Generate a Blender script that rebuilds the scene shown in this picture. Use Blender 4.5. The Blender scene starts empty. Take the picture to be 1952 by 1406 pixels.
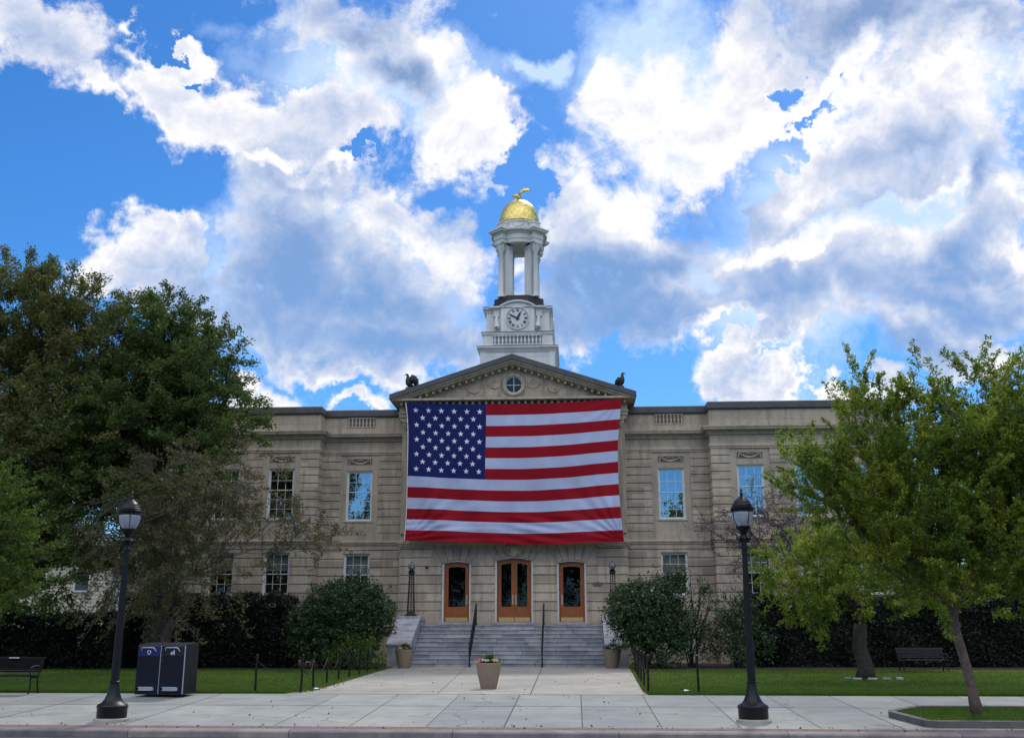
import bpy, math, random
import numpy as np
from mathutils import Vector, Matrix
R = math.radians
random.seed(7)
rng = np.random.default_rng(11)
S = bpy.context.scene
COL = S.collection

# ------------------------------------------------------------------ camera
cam_d = bpy.data.cameras.new("camera"); cam = bpy.data.objects.new("camera", cam_d); COL.objects.link(cam)
cam_d.sensor_width = 36; cam_d.lens = 35.96; cam_d.clip_end = 6000; cam_d.clip_start = .1
cam.location = (0, 0, 1.6)
cam.rotation_euler = (R(90 + 14.30), 0, R(3.44))
S.camera = cam

# ------------------------------------------------------------------ sky and sun
SUN_AZ, SUN_EL = R(14), R(50)          # azimuth measured from +Y towards +X
S.view_settings.view_transform = 'Standard'; S.view_settings.look = 'None'
S.view_settings.exposure = 0.18; S.view_settings.gamma = 1
S.cycles.max_bounces = 6; S.cycles.transparent_max_bounces = 12
#CLOUDDATA
BRT=[(0.1737,0.4395,0.1615,0.0233,0.4486),(0.2575,0.3602,0.1265,0.0131,0.356),(0.0826,0.4206,0.0685,0.0279,0.4205),(-0.1913,0.4206,0.0997,0.013,0.1932),(-0.2761,0.4182,0.0421,0.0109,0.0896),(0.1313,0.2683,0.0526,0.0146,0.1497),(-0.0887,0.5138,0.0294,0.0543,0.0117)]
VEL=[(-0.0253,0.5018,0.0332,0.0257,-0.472),(0.2707,0.3585,0.1569,0.1176,0.2108),(0.1218,0.3121,0.1323,0.0791,-0.0786),(-0.2341,0.331,0.1644,0.0826,0.0328),(0.0824,0.4851,0.0957,0.0695,0.3833),(0.2031,0.2591,0.1308,0.0479,0.091),(-0.1622,0.4989,0.1468,0.0664,0.0188),(0.3505,0.4214,0.0761,0.0776,-0.2147)]
COV=[(0.1917,0.4543,0.1602,0.0321,0.4171),(0.2904,0.4116,0.0967,0.04,0.1841),(-0.4594,0.4932,0.0574,0.0328,0.2279),(-0.4331,0.4706,0.0264,0.0221,-0.3907),(-0.3738,0.4708,0.0488,0.025,-0.0099),(-0.3181,0.4473,0.0625,0.0343,-0.329),(-0.3453,0.5024,0.0443,0.0167,-0.0955),(-0.2373,0.4434,0.0781,0.0329,0.2206),(-0.1557,0.5233,0.092,0.0569,0.0312),(-0.1111,0.4547,0.0645,0.0501,0.3129),(-0.2929,0.4336,0.0493,0.0221,-0.0667),(-0.241,0.3859,0.0777,0.0424,0.0594),(-0.2241,0.341,0.1242,0.0508,0.0374),(-0.1294,0.3733,0.0643,0.038,-0.3151),(-0.2642,0.2864,0.0726,0.0286,0.0516),(-0.1868,0.2855,0.1161,0.0481,0.0209),(-0.1974,0.2509,0.0549,0.0196,0.0289),(-0.3826,0.3311,0.0386,0.0284,-0.3725),(-0.3433,0.3036,0.039,0.0288,-0.2874),(-0.2934,0.222,0.052,0.029,0.05),(-0.0803,0.481,0.0248,0.0371,0.0074),(0.1069,0.4496,0.0858,0.0613,0.2264),(0.0225,0.3824,0.08,0.0384,0.6195),(0.1761,0.5048,0.0708,0.0377,0.1761),(0.0724,0.3431,0.1029,0.0511,-0.0626),(0.0467,0.2913,0.1044,0.0481,-0.0459),(0.1165,0.2691,0.0579,0.0219,0.1172),(0.2669,0.5179,0.1208,0.0435,-0.2127),(0.3563,0.4887,0.0547,0.0359,0.0143),(0.2567,0.391,0.0918,0.0327,0.4441),(0.3497,0.4335,0.0729,0.0287,-0.0785),(0.2492,0.3206,0.1146,0.0512,0.1483),(0.3659,0.3486,0.057,0.0825,-0.1835),(0.1937,0.255,0.0674,0.0269,0.4337),(0.3352,0.2878,0.0857,0.0356,-0.1442),(0.155,0.2233,0.0332,0.0148,0.3029),(0.3633,0.2394,0.0566,0.0204,-0.0263),(-0.0032,0.355,0.0607,0.0281,-0.0296),(-0.1831,0.2094,0.0299,0.0124,0.0235),(0.2302,0.2094,0.088,0.0143,-0.0749)]
HOL=[(-0.0341,0.5379,0.0389,0.0558,-0.0194),(-0.4219,0.3941,0.0838,0.0251,0.1505),(0.0579,0.5464,0.0498,0.0355,0.2137),(-0.1375,0.2526,0.0005,0.0005,0.0203),(-0.0005,0.5135,0.0674,0.055,0.482),(-0.0423,0.4246,0.025,0.0355,-0.1666),(-0.3478,0.5132,0.0342,0.0114,0.1601),(-0.2377,0.4931,0.0318,0.0189,-0.0671),(0.2219,0.4339,0.0237,0.0235,-0.5858),(0.2023,0.404,0.0262,0.0138,0.2289),(0.1988,0.5019,0.0188,0.0111,-0.5599),(-0.1962,0.4181,0.0146,0.0067,0.0582),(-0.3258,0.3466,0.0181,0.0226,0.0997),(0.1215,0.2737,0.0005,0.0005,-0.0501),(0.1654,0.3742,0.0331,0.0125,0.525),(0.1888,0.2409,0.0368,0.0088,0.3856),(-0.3018,0.2696,0.0412,0.0146,-0.21),(0.1456,0.2482,0.0331,0.0099,0.4771),(0.2274,0.4642,0.0223,0.0073,-0.143),(-0.3352,0.4849,0.0244,0.006,-0.1051)]
SHD=[(-0.2532,0.3298,0.0828,0.0509,0.0539,1.1),(0.0369,0.3158,0.0653,0.0522,-0.0401,1.2),(0.2034,0.3064,0.1118,0.0287,0.2585,0.5),(0.3114,0.4082,0.0471,0.0215,-0.0003,0.4),(-0.2821,0.3089,0.0963,0.042,0.0582,0.6),(-0.1368,0.287,0.0763,0.0388,0.012,0.5),(-0.2397,0.4084,0.0774,0.0221,0.0625,0.4),(-0.1828,0.5371,0.0667,0.0302,0.0545,1),(-0.1477,0.4997,0.0438,0.0242,0.0376,0.8),(-0.2616,0.3524,0.0527,0.0366,0.0669,0.7),(-0.2057,0.3136,0.1203,0.0379,0.0286,0.9),(-0.187,0.2758,0.1008,0.0291,0.0223,0.8),(0.263,0.5149,0.1061,0.0313,-0.2045,0.9),(0.3559,0.4924,0.0566,0.0183,-0.2456,0.8),(0.1171,0.3824,0.0323,0.0521,0.4361,0.9),(0.0923,0.3327,0.0686,0.0282,-0.0618,0.8),(0.0467,0.2913,0.1092,0.0434,-0.0466,1.0),(0.3508,0.3253,0.034,0.0517,-0.5071,0.9),(0.3674,0.3981,0.0187,0.0337,-0.4466,0.9),(0.2704,0.3717,0.0737,0.0164,0.4167,0.7),(0.2493,0.3022,0.0847,0.0234,0.0682,0.3),(-0.4601,0.4895,0.034,0.0185,0.2346,0.25),(-0.2175,0.4578,0.0384,0.0169,0.0691,0.3),(0.3017,0.2507,0.062,0.0276,-0.1096,0.5),(0.3353,0.2833,0.0783,0.0268,-0.1406,0.55),(-0.1039,0.3831,0.0455,0.0184,0.01,0.25),(0.1795,0.382,0.0281,0.0267,-0.0988,0.5)]
WARP, COV_ADD, SHD_ADD = .24, .13, .30
W = bpy.data.worlds.new("World"); S.world = W; W.use_nodes = True
def build_world():
    nt = W.node_tree; nt.nodes.clear(); N = nt.nodes.new; L = nt.links.new
    # --- density group: vector -> coverage
    def math_(t, op, a, b=None, clamp=False):
        n = t.nodes.new('ShaderNodeMath'); n.operation = op; n.use_clamp = clamp
        for i, v in enumerate((a, b)):
            if v is None: continue
            if isinstance(v, (int, float)): n.inputs[i].default_value = v
            else: t.links.new(v, n.inputs[i])
        return n.outputs[0]
    def ellipse_field(t, vec, items, k=.35, after=None):
        out = None      # each step also takes the running value (scaled away) so the nodes are evaluated one after another
        sx = t.nodes.new('ShaderNodeSeparateXYZ'); t.links.new(vec, sx.inputs[0])
        for it in items:
            cb_ = t.nodes.new('ShaderNodeCombineXYZ'); t.links.new(sx.outputs[0], cb_.inputs[0]); t.links.new(sx.outputs[1], cb_.inputs[1])
            if out is not None: t.links.new(out, cb_.inputs[2])
            elif after is not None: t.links.new(after, cb_.inputs[2])
            m = t.nodes.new('ShaderNodeMapping'); m.vector_type = 'TEXTURE'
            m.inputs['Location'].default_value = (it[0], it[1], 0)
            m.inputs['Rotation'].default_value = (0, 0, it[4])
            m.inputs['Scale'].default_value = (it[2], it[3], 1e7)
            t.links.new(cb_.outputs[0], m.inputs[0])
            ln = t.nodes.new('ShaderNodeVectorMath'); ln.operation = 'LENGTH'; t.links.new(m.outputs[0], ln.inputs[0])
            w = it[5] if len(it) > 5 else 1.0
            v = math_(t, 'SUBTRACT', 1.0, ln.outputs['Value'])
            if w != 1.0: v = math_(t, 'MULTIPLY', v, w)
            if out is None: out = v
            else:
                n = t.nodes.new('ShaderNodeMath'); n.operation = 'SMOOTH_MAX'; n.inputs[2].default_value = k
                t.links.new(out, n.inputs[0]); t.links.new(v, n.inputs[1]); out = n.outputs[0]
        return out
    def noise(t, vec, scale, detail, rough, dist=0, color=False):
        n = t.nodes.new('ShaderNodeTexNoise'); n.inputs['Scale'].default_value = scale; n.inputs['Detail'].default_value = detail
        n.inputs['Roughness'].default_value = rough; n.inputs['Distortion'].default_value = dist
        t.links.new(vec, n.inputs['Vector']); return n.outputs['Color' if color else 'Fac']
    tc = N('ShaderNodeTexCoord'); vec = tc.outputs['Generated']
    def vm(op, a, b):
        n = N('ShaderNodeVectorMath'); n.operation = op; L(a, n.inputs[0])
        if isinstance(b, tuple): n.inputs[1].default_value = b
        else: L(b, n.inputs[1])
        return n.outputs[0]
    sep = N('ShaderNodeSeparateXYZ'); L(vec, sep.inputs[0])
    cb = N('ShaderNodeCombineXYZ'); L(sep.outputs['X'], cb.inputs[0]); L(sep.outputs['Z'], cb.inputs[1])
    wn = noise(nt, vec, 8.0, 7, .60, 0, True)
    off = vm('MULTIPLY', vm('SUBTRACT', wn, (.5, .5, .5)), (WARP, WARP, 0))
    wo = vm('ADD', cb.outputs[0], off)
    cov = ellipse_field(nt, wo, COV); hol = ellipse_field(nt, wo, HOL, .35, cov)
    cov = math_(nt, 'MINIMUM', cov, .62); hol = math_(nt, 'MAXIMUM', hol, 0.0)
    d = math_(nt, 'SUBTRACT', cov, math_(nt, 'MULTIPLY', hol, 1.5))
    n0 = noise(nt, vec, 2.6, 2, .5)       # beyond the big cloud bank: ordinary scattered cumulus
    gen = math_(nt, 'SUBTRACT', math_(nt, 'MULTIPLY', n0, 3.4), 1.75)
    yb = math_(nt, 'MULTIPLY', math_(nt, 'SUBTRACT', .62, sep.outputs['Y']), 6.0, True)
    back = math_(nt, 'MULTIPLY', math_(nt, 'SUBTRACT', .1, sep.outputs['Y']), 2.0, True)          # brighter cloud added behind the camera to light the facade; low band kept clear
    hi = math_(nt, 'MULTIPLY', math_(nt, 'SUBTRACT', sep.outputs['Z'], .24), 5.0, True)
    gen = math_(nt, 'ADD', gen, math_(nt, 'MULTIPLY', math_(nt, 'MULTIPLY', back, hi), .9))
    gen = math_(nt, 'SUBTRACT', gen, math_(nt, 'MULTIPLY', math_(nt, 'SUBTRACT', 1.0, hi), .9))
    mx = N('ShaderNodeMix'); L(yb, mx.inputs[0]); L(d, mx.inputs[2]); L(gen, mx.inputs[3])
    n1 = noise(nt, vec, 7.0, 8, .60, .3); n2 = noise(nt, vec, 26.0, 5, .62, 1.2)
    f = math_(nt, 'MULTIPLY', math_(nt, 'SUBTRACT', n1, .5), 2.6)
    f2 = math_(nt, 'MULTIPLY', math_(nt, 'SUBTRACT', n2, .5), .7)
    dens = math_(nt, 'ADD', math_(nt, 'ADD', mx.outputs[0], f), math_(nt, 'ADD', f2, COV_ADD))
    sv = Vector((math.sin(SUN_AZ), 0, .9)).normalized() * .020
    v2 = vm('ADD', vec, tuple(sv))
    n3 = noise(nt, v2, 7.0, 6, .60, .3); n4 = noise(nt, v2, 26.0, 3, .62, 1.2)
    dl = math_(nt, 'ADD', math_(nt, 'MULTIPLY', math_(nt, 'SUBTRACT', n3, n1), 2.6), math_(nt, 'MULTIPLY', math_(nt, 'SUBTRACT', n4, n2), .7))
    al = N('ShaderNodeMapRange'); al.interpolation_type = 'SMOOTHSTEP'; L(dens, al.inputs[0])
    al.inputs[1].default_value = -.10; al.inputs[2].default_value = .46
    shd = ellipse_field(nt, vm('ADD', cb.outputs[0], vm('MULTIPLY', off, (.6, .6, 0))), SHD, .25, dens)
    shd = math_(nt, 'MULTIPLY', math_(nt, 'MAXIMUM', math_(nt, 'ADD', shd, SHD_ADD), 0.0), 1.15)
    shd = math_(nt, 'ADD', math_(nt, 'MULTIPLY', shd, .72), math_(nt, 'MULTIPLY', math_(nt, 'SUBTRACT', n1, .47), .60))
    brt = ellipse_field(nt, vm('ADD', cb.outputs[0], vm('MULTIPLY', off, (.6, .6, 0))), BRT, .2, shd)
    shd = math_(nt, 'SUBTRACT', shd, math_(nt, 'MULTIPLY', math_(nt, 'MAXIMUM', brt, 0.0), .9))
    lit = math_(nt, 'MULTIPLY', dl, .75)
    thick = math_(nt, 'MULTIPLY', math_(nt, 'MAXIMUM', math_(nt, 'SUBTRACT', dens, .45), 0.0), .30)
    sh = math_(nt, 'ADD', math_(nt, 'ADD', shd, lit), thick, True)
    cr = N('ShaderNodeValToRGB'); L(sh, cr.inputs[0]); e = cr.color_ramp.elements
    e[0].position = 0; e[0].color = (.95, .95, .97, 1)
    e[1].position = 1; e[1].color = (.22, .34, .60, 1)
    a = e.new(.22); a.color = (.74, .77, .88, 1)
    a = e.new(.5); a.color = (.50, .59, .79, 1)
    a = e.new(.78); a.color = (.33, .43, .67, 1)
    lowf = math_(nt, 'MULTIPLY', math_(nt, 'SUBTRACT', .47, sep.outputs['Z']), 5.0, True)        # undersides seen low in the sky are bluer
    lb_ = N('ShaderNodeMix'); lb_.data_type = 'RGBA'; L(math_(nt, 'MULTIPLY', math_(nt, 'MULTIPLY', lowf, sh), .85), lb_.inputs[0]); L(cr.outputs[0], lb_.inputs[6]); lb_.inputs[7].default_value = (.19, .38, .74, 1)
    sky = N('ShaderNodeTexSky'); sky.sky_type = 'NISHITA'; sky.sun_disc = False
    sky.sun_elevation = SUN_EL; sky.sun_rotation = SUN_AZ; sky.air_density = 1.0; sky.dust_density = .3; sky.ozone_density = 3.0
    hs = N('ShaderNodeHueSaturation'); hs.inputs['Hue'].default_value = .495; hs.inputs['Saturation'].default_value = SKY_SAT; hs.inputs['Value'].default_value = SKY_VAL
    L(sky.outputs[0], hs.inputs['Color'])
    tn = N('ShaderNodeMix'); tn.data_type = 'RGBA'; tn.blend_type = 'MULTIPLY'; tn.inputs[0].default_value = 1.0
    L(hs.outputs[0], tn.inputs[6]); tn.inputs[7].default_value = (.62, .90, 1.20, 1)
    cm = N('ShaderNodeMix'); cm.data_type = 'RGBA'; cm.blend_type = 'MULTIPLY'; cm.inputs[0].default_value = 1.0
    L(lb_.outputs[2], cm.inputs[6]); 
    cbv = math_(nt, 'MULTIPLY_ADD' if False else 'ADD', math_(nt, 'MULTIPLY', back, 8.0), 9.4)  # brightens the added cloud behind the camera
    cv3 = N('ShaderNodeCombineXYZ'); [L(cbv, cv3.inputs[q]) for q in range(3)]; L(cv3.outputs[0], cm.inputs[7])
    # thin veils of high cloud
    vp = N('ShaderNodeMapping'); vp.inputs['Rotation'].default_value = (0, R(32), 0); vp.inputs['Scale'].default_value = (3, 3, 13); L(vec, vp.inputs[0])
    vn = noise(nt, vp.outputs[0], 1.0, 5, .6, .5)
    ve = ellipse_field(nt, wo, VEL, .3, shd)
    vf = math_(nt, 'MULTIPLY', math_(nt, 'MULTIPLY', math_(nt, 'MAXIMUM', ve, 0.0), 1.6), math_(nt, 'MULTIPLY', vn, 2.1), True)
    vmx = N('ShaderNodeMix'); vmx.data_type = 'RGBA'; L(math_(nt, 'MULTIPLY', vf, .82), vmx.inputs[0]); L(tn.outputs[2], vmx.inputs[6]); vmx.inputs[7].default_value = (6.2, 7.8, 10.0, 1)
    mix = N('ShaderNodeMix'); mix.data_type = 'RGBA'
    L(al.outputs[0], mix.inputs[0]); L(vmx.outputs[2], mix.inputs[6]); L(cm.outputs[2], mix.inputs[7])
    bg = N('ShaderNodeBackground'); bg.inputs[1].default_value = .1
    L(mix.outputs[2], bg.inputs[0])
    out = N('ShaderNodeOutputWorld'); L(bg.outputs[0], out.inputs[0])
SKY_SAT, SKY_VAL = 1.28, 1.0
build_world()
W.cycles.sampling_method = 'MANUAL'; W.cycles.sample_map_resolution = 512

sl = bpy.data.lights.new("sun", 'SUN'); sl.energy = 1.8; sl.angle = R(8); sl.color = (1, .94, .84)
so = bpy.data.objects.new("sun", sl); COL.objects.link(so)
sd = Vector((math.sin(SUN_AZ) * math.cos(SUN_EL), math.cos(SUN_AZ) * math.cos(SUN_EL), math.sin(SUN_EL)))
so.rotation_euler = sd.to_track_quat('Z', 'Y').to_euler(); so.location = (30, 100, 90)

# ------------------------------------------------------------------ materials
def new_mat(name):
    m = bpy.data.materials.new(name); m.use_nodes = True
    nt = m.node_tree; b = nt.nodes['Principled BSDF']
    return m, nt, b
def lnk(nt, a, b): nt.links.new(a, b)
def objco(nt):
    t = nt.nodes.new('ShaderNodeTexCoord'); return t.outputs['Object']
def tex_noise(nt, vec, scale, detail=4, rough=.55):
    n = nt.nodes.new('ShaderNodeTexNoise'); n.inputs['Scale'].default_value = scale; n.inputs['Detail'].default_value = detail
    n.inputs['Roughness'].default_value = rough
    lnk(nt, vec, n.inputs['Vector']); return n.outputs['Fac']
def ramp(nt, fac, stops):
    r = nt.nodes.new('ShaderNodeValToRGB'); lnk(nt, fac, r.inputs[0]); e = r.color_ramp.elements
    e[0].position, e[0].color = stops[0][0], (*stops[0][1], 1)
    e[1].position, e[1].color = stops[-1][0], (*stops[-1][1], 1)
    for p, c in stops[1:-1]:
        x = e.new(p); x.color = (*c, 1)
    return r.outputs[0]
def mixc(nt, fac, a, b, mode='MIX'):
    n = nt.nodes.new('ShaderNodeMix'); n.data_type = 'RGBA'; n.blend_type = mode
    for i, v in ((0, fac), (6, a), (7, b)):
        if isinstance(v, (int, float)): n.inputs[i].default_value = v
        elif isinstance(v, tuple): n.inputs[i].default_value = (*v, 1)
        else: lnk(nt, v, n.inputs[i])
    return n.outputs[2]
def bump(nt, b, h, strength, dist=.02):
    n = nt.nodes.new('ShaderNodeBump'); n.inputs['Strength'].default_value = strength; n.inputs['Distance'].default_value = dist
    lnk(nt, h, n.inputs['Height']); lnk(nt, n.outputs[0], b.inputs['Normal'])
def simple(name, col, rough=.6, metal=0, var=.25, scale=6, bmp=.1, spec=.5, streak=False):
    m, nt, b = new_mat(name); v = objco(nt)
    if streak:
        mp = nt.nodes.new('ShaderNodeMapping'); mp.inputs['Scale'].default_value = (1, 1, .12); lnk(nt, v, mp.inputs[0]); v2 = mp.outputs[0]
    else: v2 = v
    n = tex_noise(nt, v2, scale, 6, .6)
    c0 = tuple(c * (1 - var) for c in col); c1 = tuple(min(1, c * (1 + var)) for c in col)
    lnk(nt, ramp(nt, n, [(.3, c0), (.7, c1)]), b.inputs['Base Color'])
    b.inputs['Roughness'].default_value = rough; b.inputs['Metallic'].default_value = metal
    b.inputs['Specular IOR Level'].default_value = spec
    if bmp: bump(nt, b, tex_noise(nt, v, scale * 6, 4), bmp, .01)
    return m

def stone_mat(name, base, bw=1.5, rh=.41, zoff=0.0, mortar=.012, var=.16, joints=True, yaxis=False):
    """limestone ashlar: per block tint, stains, fine vertical joints"""
    m, nt, b = new_mat(name); v = objco(nt)
    sp = nt.nodes.new('ShaderNodeSeparateXYZ'); lnk(nt, v, sp.inputs[0])
    cb = nt.nodes.new('ShaderNodeCombineXYZ')
    ad = nt.nodes.new('ShaderNodeMath'); ad.operation = 'ADD'; lnk(nt, sp.outputs['X'], ad.inputs[0]); lnk(nt, sp.outputs['Y'], ad.inputs[1])
    lnk(nt, ad.outputs[0], cb.inputs[0])
    az = nt.nodes.new('ShaderNodeMath'); az.operation = 'SUBTRACT'; lnk(nt, sp.outputs['Z'], az.inputs[0]); az.inputs[1].default_value = zoff
    lnk(nt, az.outputs[0], cb.inputs[1])
    br = nt.nodes.new('ShaderNodeTexBrick'); lnk(nt, cb.outputs[0], br.inputs['Vector'])
    br.inputs['Scale'].default_value = 1; br.inputs['Brick Width'].default_value = bw; br.inputs['Row Height'].default_value = rh
    br.inputs['Mortar Size'].default_value = mortar if joints else 0; br.inputs['Mortar Smooth'].default_value = .2
    br.inputs['Bias'].default_value = -.1
    br.inputs['Color1'].default_value = (*[c * (1 + var) for c in base], 1)
    br.inputs['Color2'].default_value = (base[0] * (1 - var * .9), base[1] * (1 - var * 1.0), base[2] * (1 - var * .95), 1)
    br.inputs['Mortar'].default_value = (*[c * 1.12 for c in base], 1)
    n1 = tex_noise(nt, v, .55, 5, .6)
    tint = ramp(nt, n1, [(.3, (.78, .77, .78)), (.5, (1, 1, 1)), (.72, (1.12, 1.06, .98))])
    c = mixc(nt, 1.0, br.outputs['Color'], tint, 'MULTIPLY')
    mp = nt.nodes.new('ShaderNodeMapping'); mp.inputs['Scale'].default_value = (3.5, 3.5, .35); lnk(nt, v, mp.inputs[0])
    n2 = tex_noise(nt, mp.outputs[0], 1.0, 6, .65)
    c = mixc(nt, ramp(nt, n2, [(.47, (0, 0, 0)), (.72, (.75, .75, .75))]), c, tuple(x * .52 for x in base))
    n3 = tex_noise(nt, v, 9, 8, .7)
    c = mixc(nt, 1.0, c, ramp(nt, n3, [(.3, (.84, .84, .84)), (.7, (1.1, 1.1, 1.1))]), 'MULTIPLY')
    lnk(nt, c, b.inputs['Base Color']); b.inputs['Roughness'].default_value = .88; b.inputs['Specular IOR Level'].default_value = .25
    bump(nt, b, tex_noise(nt, v, 30, 6, .7), .25, .012)
    return m

def leaf_mat(name, cols, trans=.35, clump=.6, rough=.55):
    m = bpy.data.materials.new(name); m.use_nodes = True; nt = m.node_tree; nt.nodes.clear()
    geo = nt.nodes.new('ShaderNodeNewGeometry'); tc = nt.nodes.new('ShaderNodeTexCoord')
    st = [(i / (len(cols) - 1), c) for i, c in enumerate(cols)]
    n = tex_noise(nt, tc.outputs['Object'], clump, 3, .6)
    mx = nt.nodes.new('ShaderNodeMath'); mx.operation = 'MULTIPLY_ADD'; lnk(nt, geo.outputs['Random Per Island'], mx.inputs[0]); mx.inputs[1].default_value = .55
    ms = nt.nodes.new('ShaderNodeMath'); ms.operation = 'MULTIPLY_ADD'; lnk(nt, n, ms.inputs[0]); ms.inputs[1].default_value = 1.6; ms.inputs[2].default_value = -.58
    lnk(nt, ms.outputs[0], mx.inputs[2])
    c = ramp(nt, mx.outputs[0], st)
    d = nt.nodes.new('ShaderNodeBsdfPrincipled'); lnk(nt, c, d.inputs['Base Color']); d.inputs['Roughness'].default_value = rough; d.inputs['Specular IOR Level'].default_value = .35
    t = nt.nodes.new('ShaderNodeBsdfTranslucent')
    lnk(nt, mixc(nt, 1.0, c, (1.5, 1.5, .7), 'MULTIPLY'), t.inputs[0])
    mi = nt.nodes.new('ShaderNodeMixShader'); mi.inputs[0].default_value = trans
    lnk(nt, d.outputs[0], mi.inputs[1]); lnk(nt, t.outputs[0], mi.inputs[2])
    o = nt.nodes.new('ShaderNodeOutputMaterial'); lnk(nt, mi.outputs[0], o.inputs[0])
    return m

LIME = (.435, .368, .285)
M = {}
M['lime'] = stone_mat("limestone_ashlar", LIME, 1.35, .41, .09, var=.24)
M['lime_low'] = stone_mat("limestone_lower", LIME, 1.3, .43, .0, var=.22)
M['lime_plain'] = stone_mat("limestone_plain", LIME, 1.7, .6, .0, .006, .06)
M['lime_trim'] = stone_mat("limestone_trim", (.46, .39, .305), 1.6, 1.0, .0, .006, .06)
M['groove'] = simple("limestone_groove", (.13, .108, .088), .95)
M['coping'] = simple("dark_metal_coping", (.075, .07, .072), .5, 0, .25, 2, .05)
M['white_paint'] = simple("white_window_paint", (.66, .66, .64), .5, 0, .12, 5, .05)
M['tower_paint'] = simple("tower_white_paint", (.66, .655, .63), .55, 0, .16, 1.4, .06, streak=True)
M['tower_shade'] = simple('tower_recess_shade', (.22, .22, .22), .8)  # grey put in for the shade between the tower balusters
M['tower_dark'] = simple("tower_dark_copper", (.045, .03, .03), .5, .2, .3, 3, .05)
M['recess'] = simple("belfry_inner_ochre", (.22, .16, .07), .8)
M['gold'] = None
M['granite'] = None
M['iron'] = simple("black_cast_iron", (.005, .0055, .008), .42, .0, .4, 9, .12, .35)
M['bronze'] = simple("dark_patina_bronze", (.035, .036, .032), .45, .5, .5, 12, .2)
M['roof'] = simple("flat_roof_gravel", (.11, .11, .11), .95)
M['wood'] = None
M['brass'] = simple("brass", (.75, .48, .2), .35, .8, .1, 8, .03)
M['handle'] = simple("polished_brass_handle", (.8, .7, .55), .3, .8, .1, 8, .03)
M['dark'] = simple("dark_interior", (.012, .012, .014), .9)  # near-black colour of the sheets that stand in for unlit rooms
M['blind'] = simple("window_blind", (.30, .32, .28), .8, 0, .12, 3, .05)
M['rope'] = simple("white_rope", (.6, .58, .55), .8)
M['numeral'] = simple("clock_black", (.01, .01, .013), .4, 0, .1, 4, 0)
M['dial'] = simple("clock_dial_white", (.66, .65, .66), .5, 0, .06, 3, .02)
M['bark'] = simple("grey_brown_bark", (.14, .10, .085), .95, 0, .45, 8, .6)
M['bark_dark'] = simple("dark_bark", (.045, .036, .034), .95, 0, .45, 8, .6)
M['twig'] = simple("grey_twig", (.10, .085, .085), .9, 0, .4, 8, .2)
M['soil'] = simple("mulch_soil", (.035, .026, .02), .98, 0, .5, 14, .6)
M['pot'] = simple("stone_planter", (.245, .185, .13), .85, 0, .12, 25, .25)
M['bin'] = simple("bin_dark_grey_enamel", (.006, .007, .018), .5, .0, .2, 4, .05, .25)
M['bin_side'] = simple("bin_side_black", (.006, .009, .012), .4, .1, .2, 4, .05)
M['bin_blue'] = simple("bin_blue_panel", (.012, .014, .10), .35, 0, .1, 4, .03)
M['bin_black'] = simple("bin_black_panel", (.008, .008, .012), .35, 0, .1, 4, .03)
M['steel'] = simple("brushed_steel", (.6, .62, .7), .35, .7, .12, 14, .08)
M['icon'] = simple("white_decal", (.6, .62, .75), .6, 0, .05, 4, 0)
M['paper'] = simple("white_plaque", (.7, .7, .72), .7, 0, .05, 4, 0)
M['bench'] = simple("bench_black_steel", (.010, .010, .012), .5, .0, .4, 9, .1, .25)
M['bench_dim'] = simple("shade_dimmed_wood", (.028, .028, .03), .8, 0, .25, 9, .2)  # shade under the trees is put into the wood colour
M['house'] = simple("pale_house_siding", (.52, .48, .40), .8, 0, .15, 2, .05)
M['house_roof'] = simple("grey_shingle_roof", (.10, .10, .11), .9, 0, .3, 6, .3)
M['winglass_far'] = simple("house_window_glass", (.03, .035, .04), .1, 0, .1, 4, 0)

def glass_mat(name, gloss=.42, tint=(.55, .6, .62)):
    m = bpy.data.materials.new(name); m.use_nodes = True; nt = m.node_tree; nt.nodes.clear()
    t = nt.nodes.new('ShaderNodeBsdfTransparent'); t.inputs[0].default_value = (*tint, 1)
    g = nt.nodes.new('ShaderNodeBsdfGlossy'); g.inputs['Roughness'].default_value = .015; g.inputs[0].default_value = (.82, .92, 1, 1)
    tc = nt.nodes.new('ShaderNodeTexCoord')
    bn = nt.nodes.new('ShaderNodeBump'); bn.inputs['Strength'].default_value = .10; bn.inputs['Distance'].default_value = .03
    lnk(nt, tex_noise(nt, tc.outputs['Object'], 1.7, 2), bn.inputs['Height']); lnk(nt, bn.outputs[0], g.inputs['Normal'])
    mi = nt.nodes.new('ShaderNodeMixShader'); mi.inputs[0].default_value = gloss
    lnk(nt, t.outputs[0], mi.inputs[1]); lnk(nt, g.outputs[0], mi.inputs[2])
    o = nt.nodes.new('ShaderNodeOutputMaterial'); lnk(nt, mi.outputs[0], o.inputs[0]); return m
M['glass'] = glass_mat("window_glass", .5)
M['glass_low'] = glass_mat("lower_window_glass", .10, (.75, .8, .8))
M['glass_door'] = glass_mat("door_glass", .025, (.4, .4, .45))
def lamp_glass():
    m, nt, b = new_mat("lamp_acrylic"); b.inputs['Base Color'].default_value = (.5, .54, .62, 1); b.inputs['Roughness'].default_value = .18
    b.inputs['Transmission Weight'].default_value = .45; b.inputs['IOR'].default_value = 1.2; return m
M['lamp_glass'] = lamp_glass()
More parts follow.
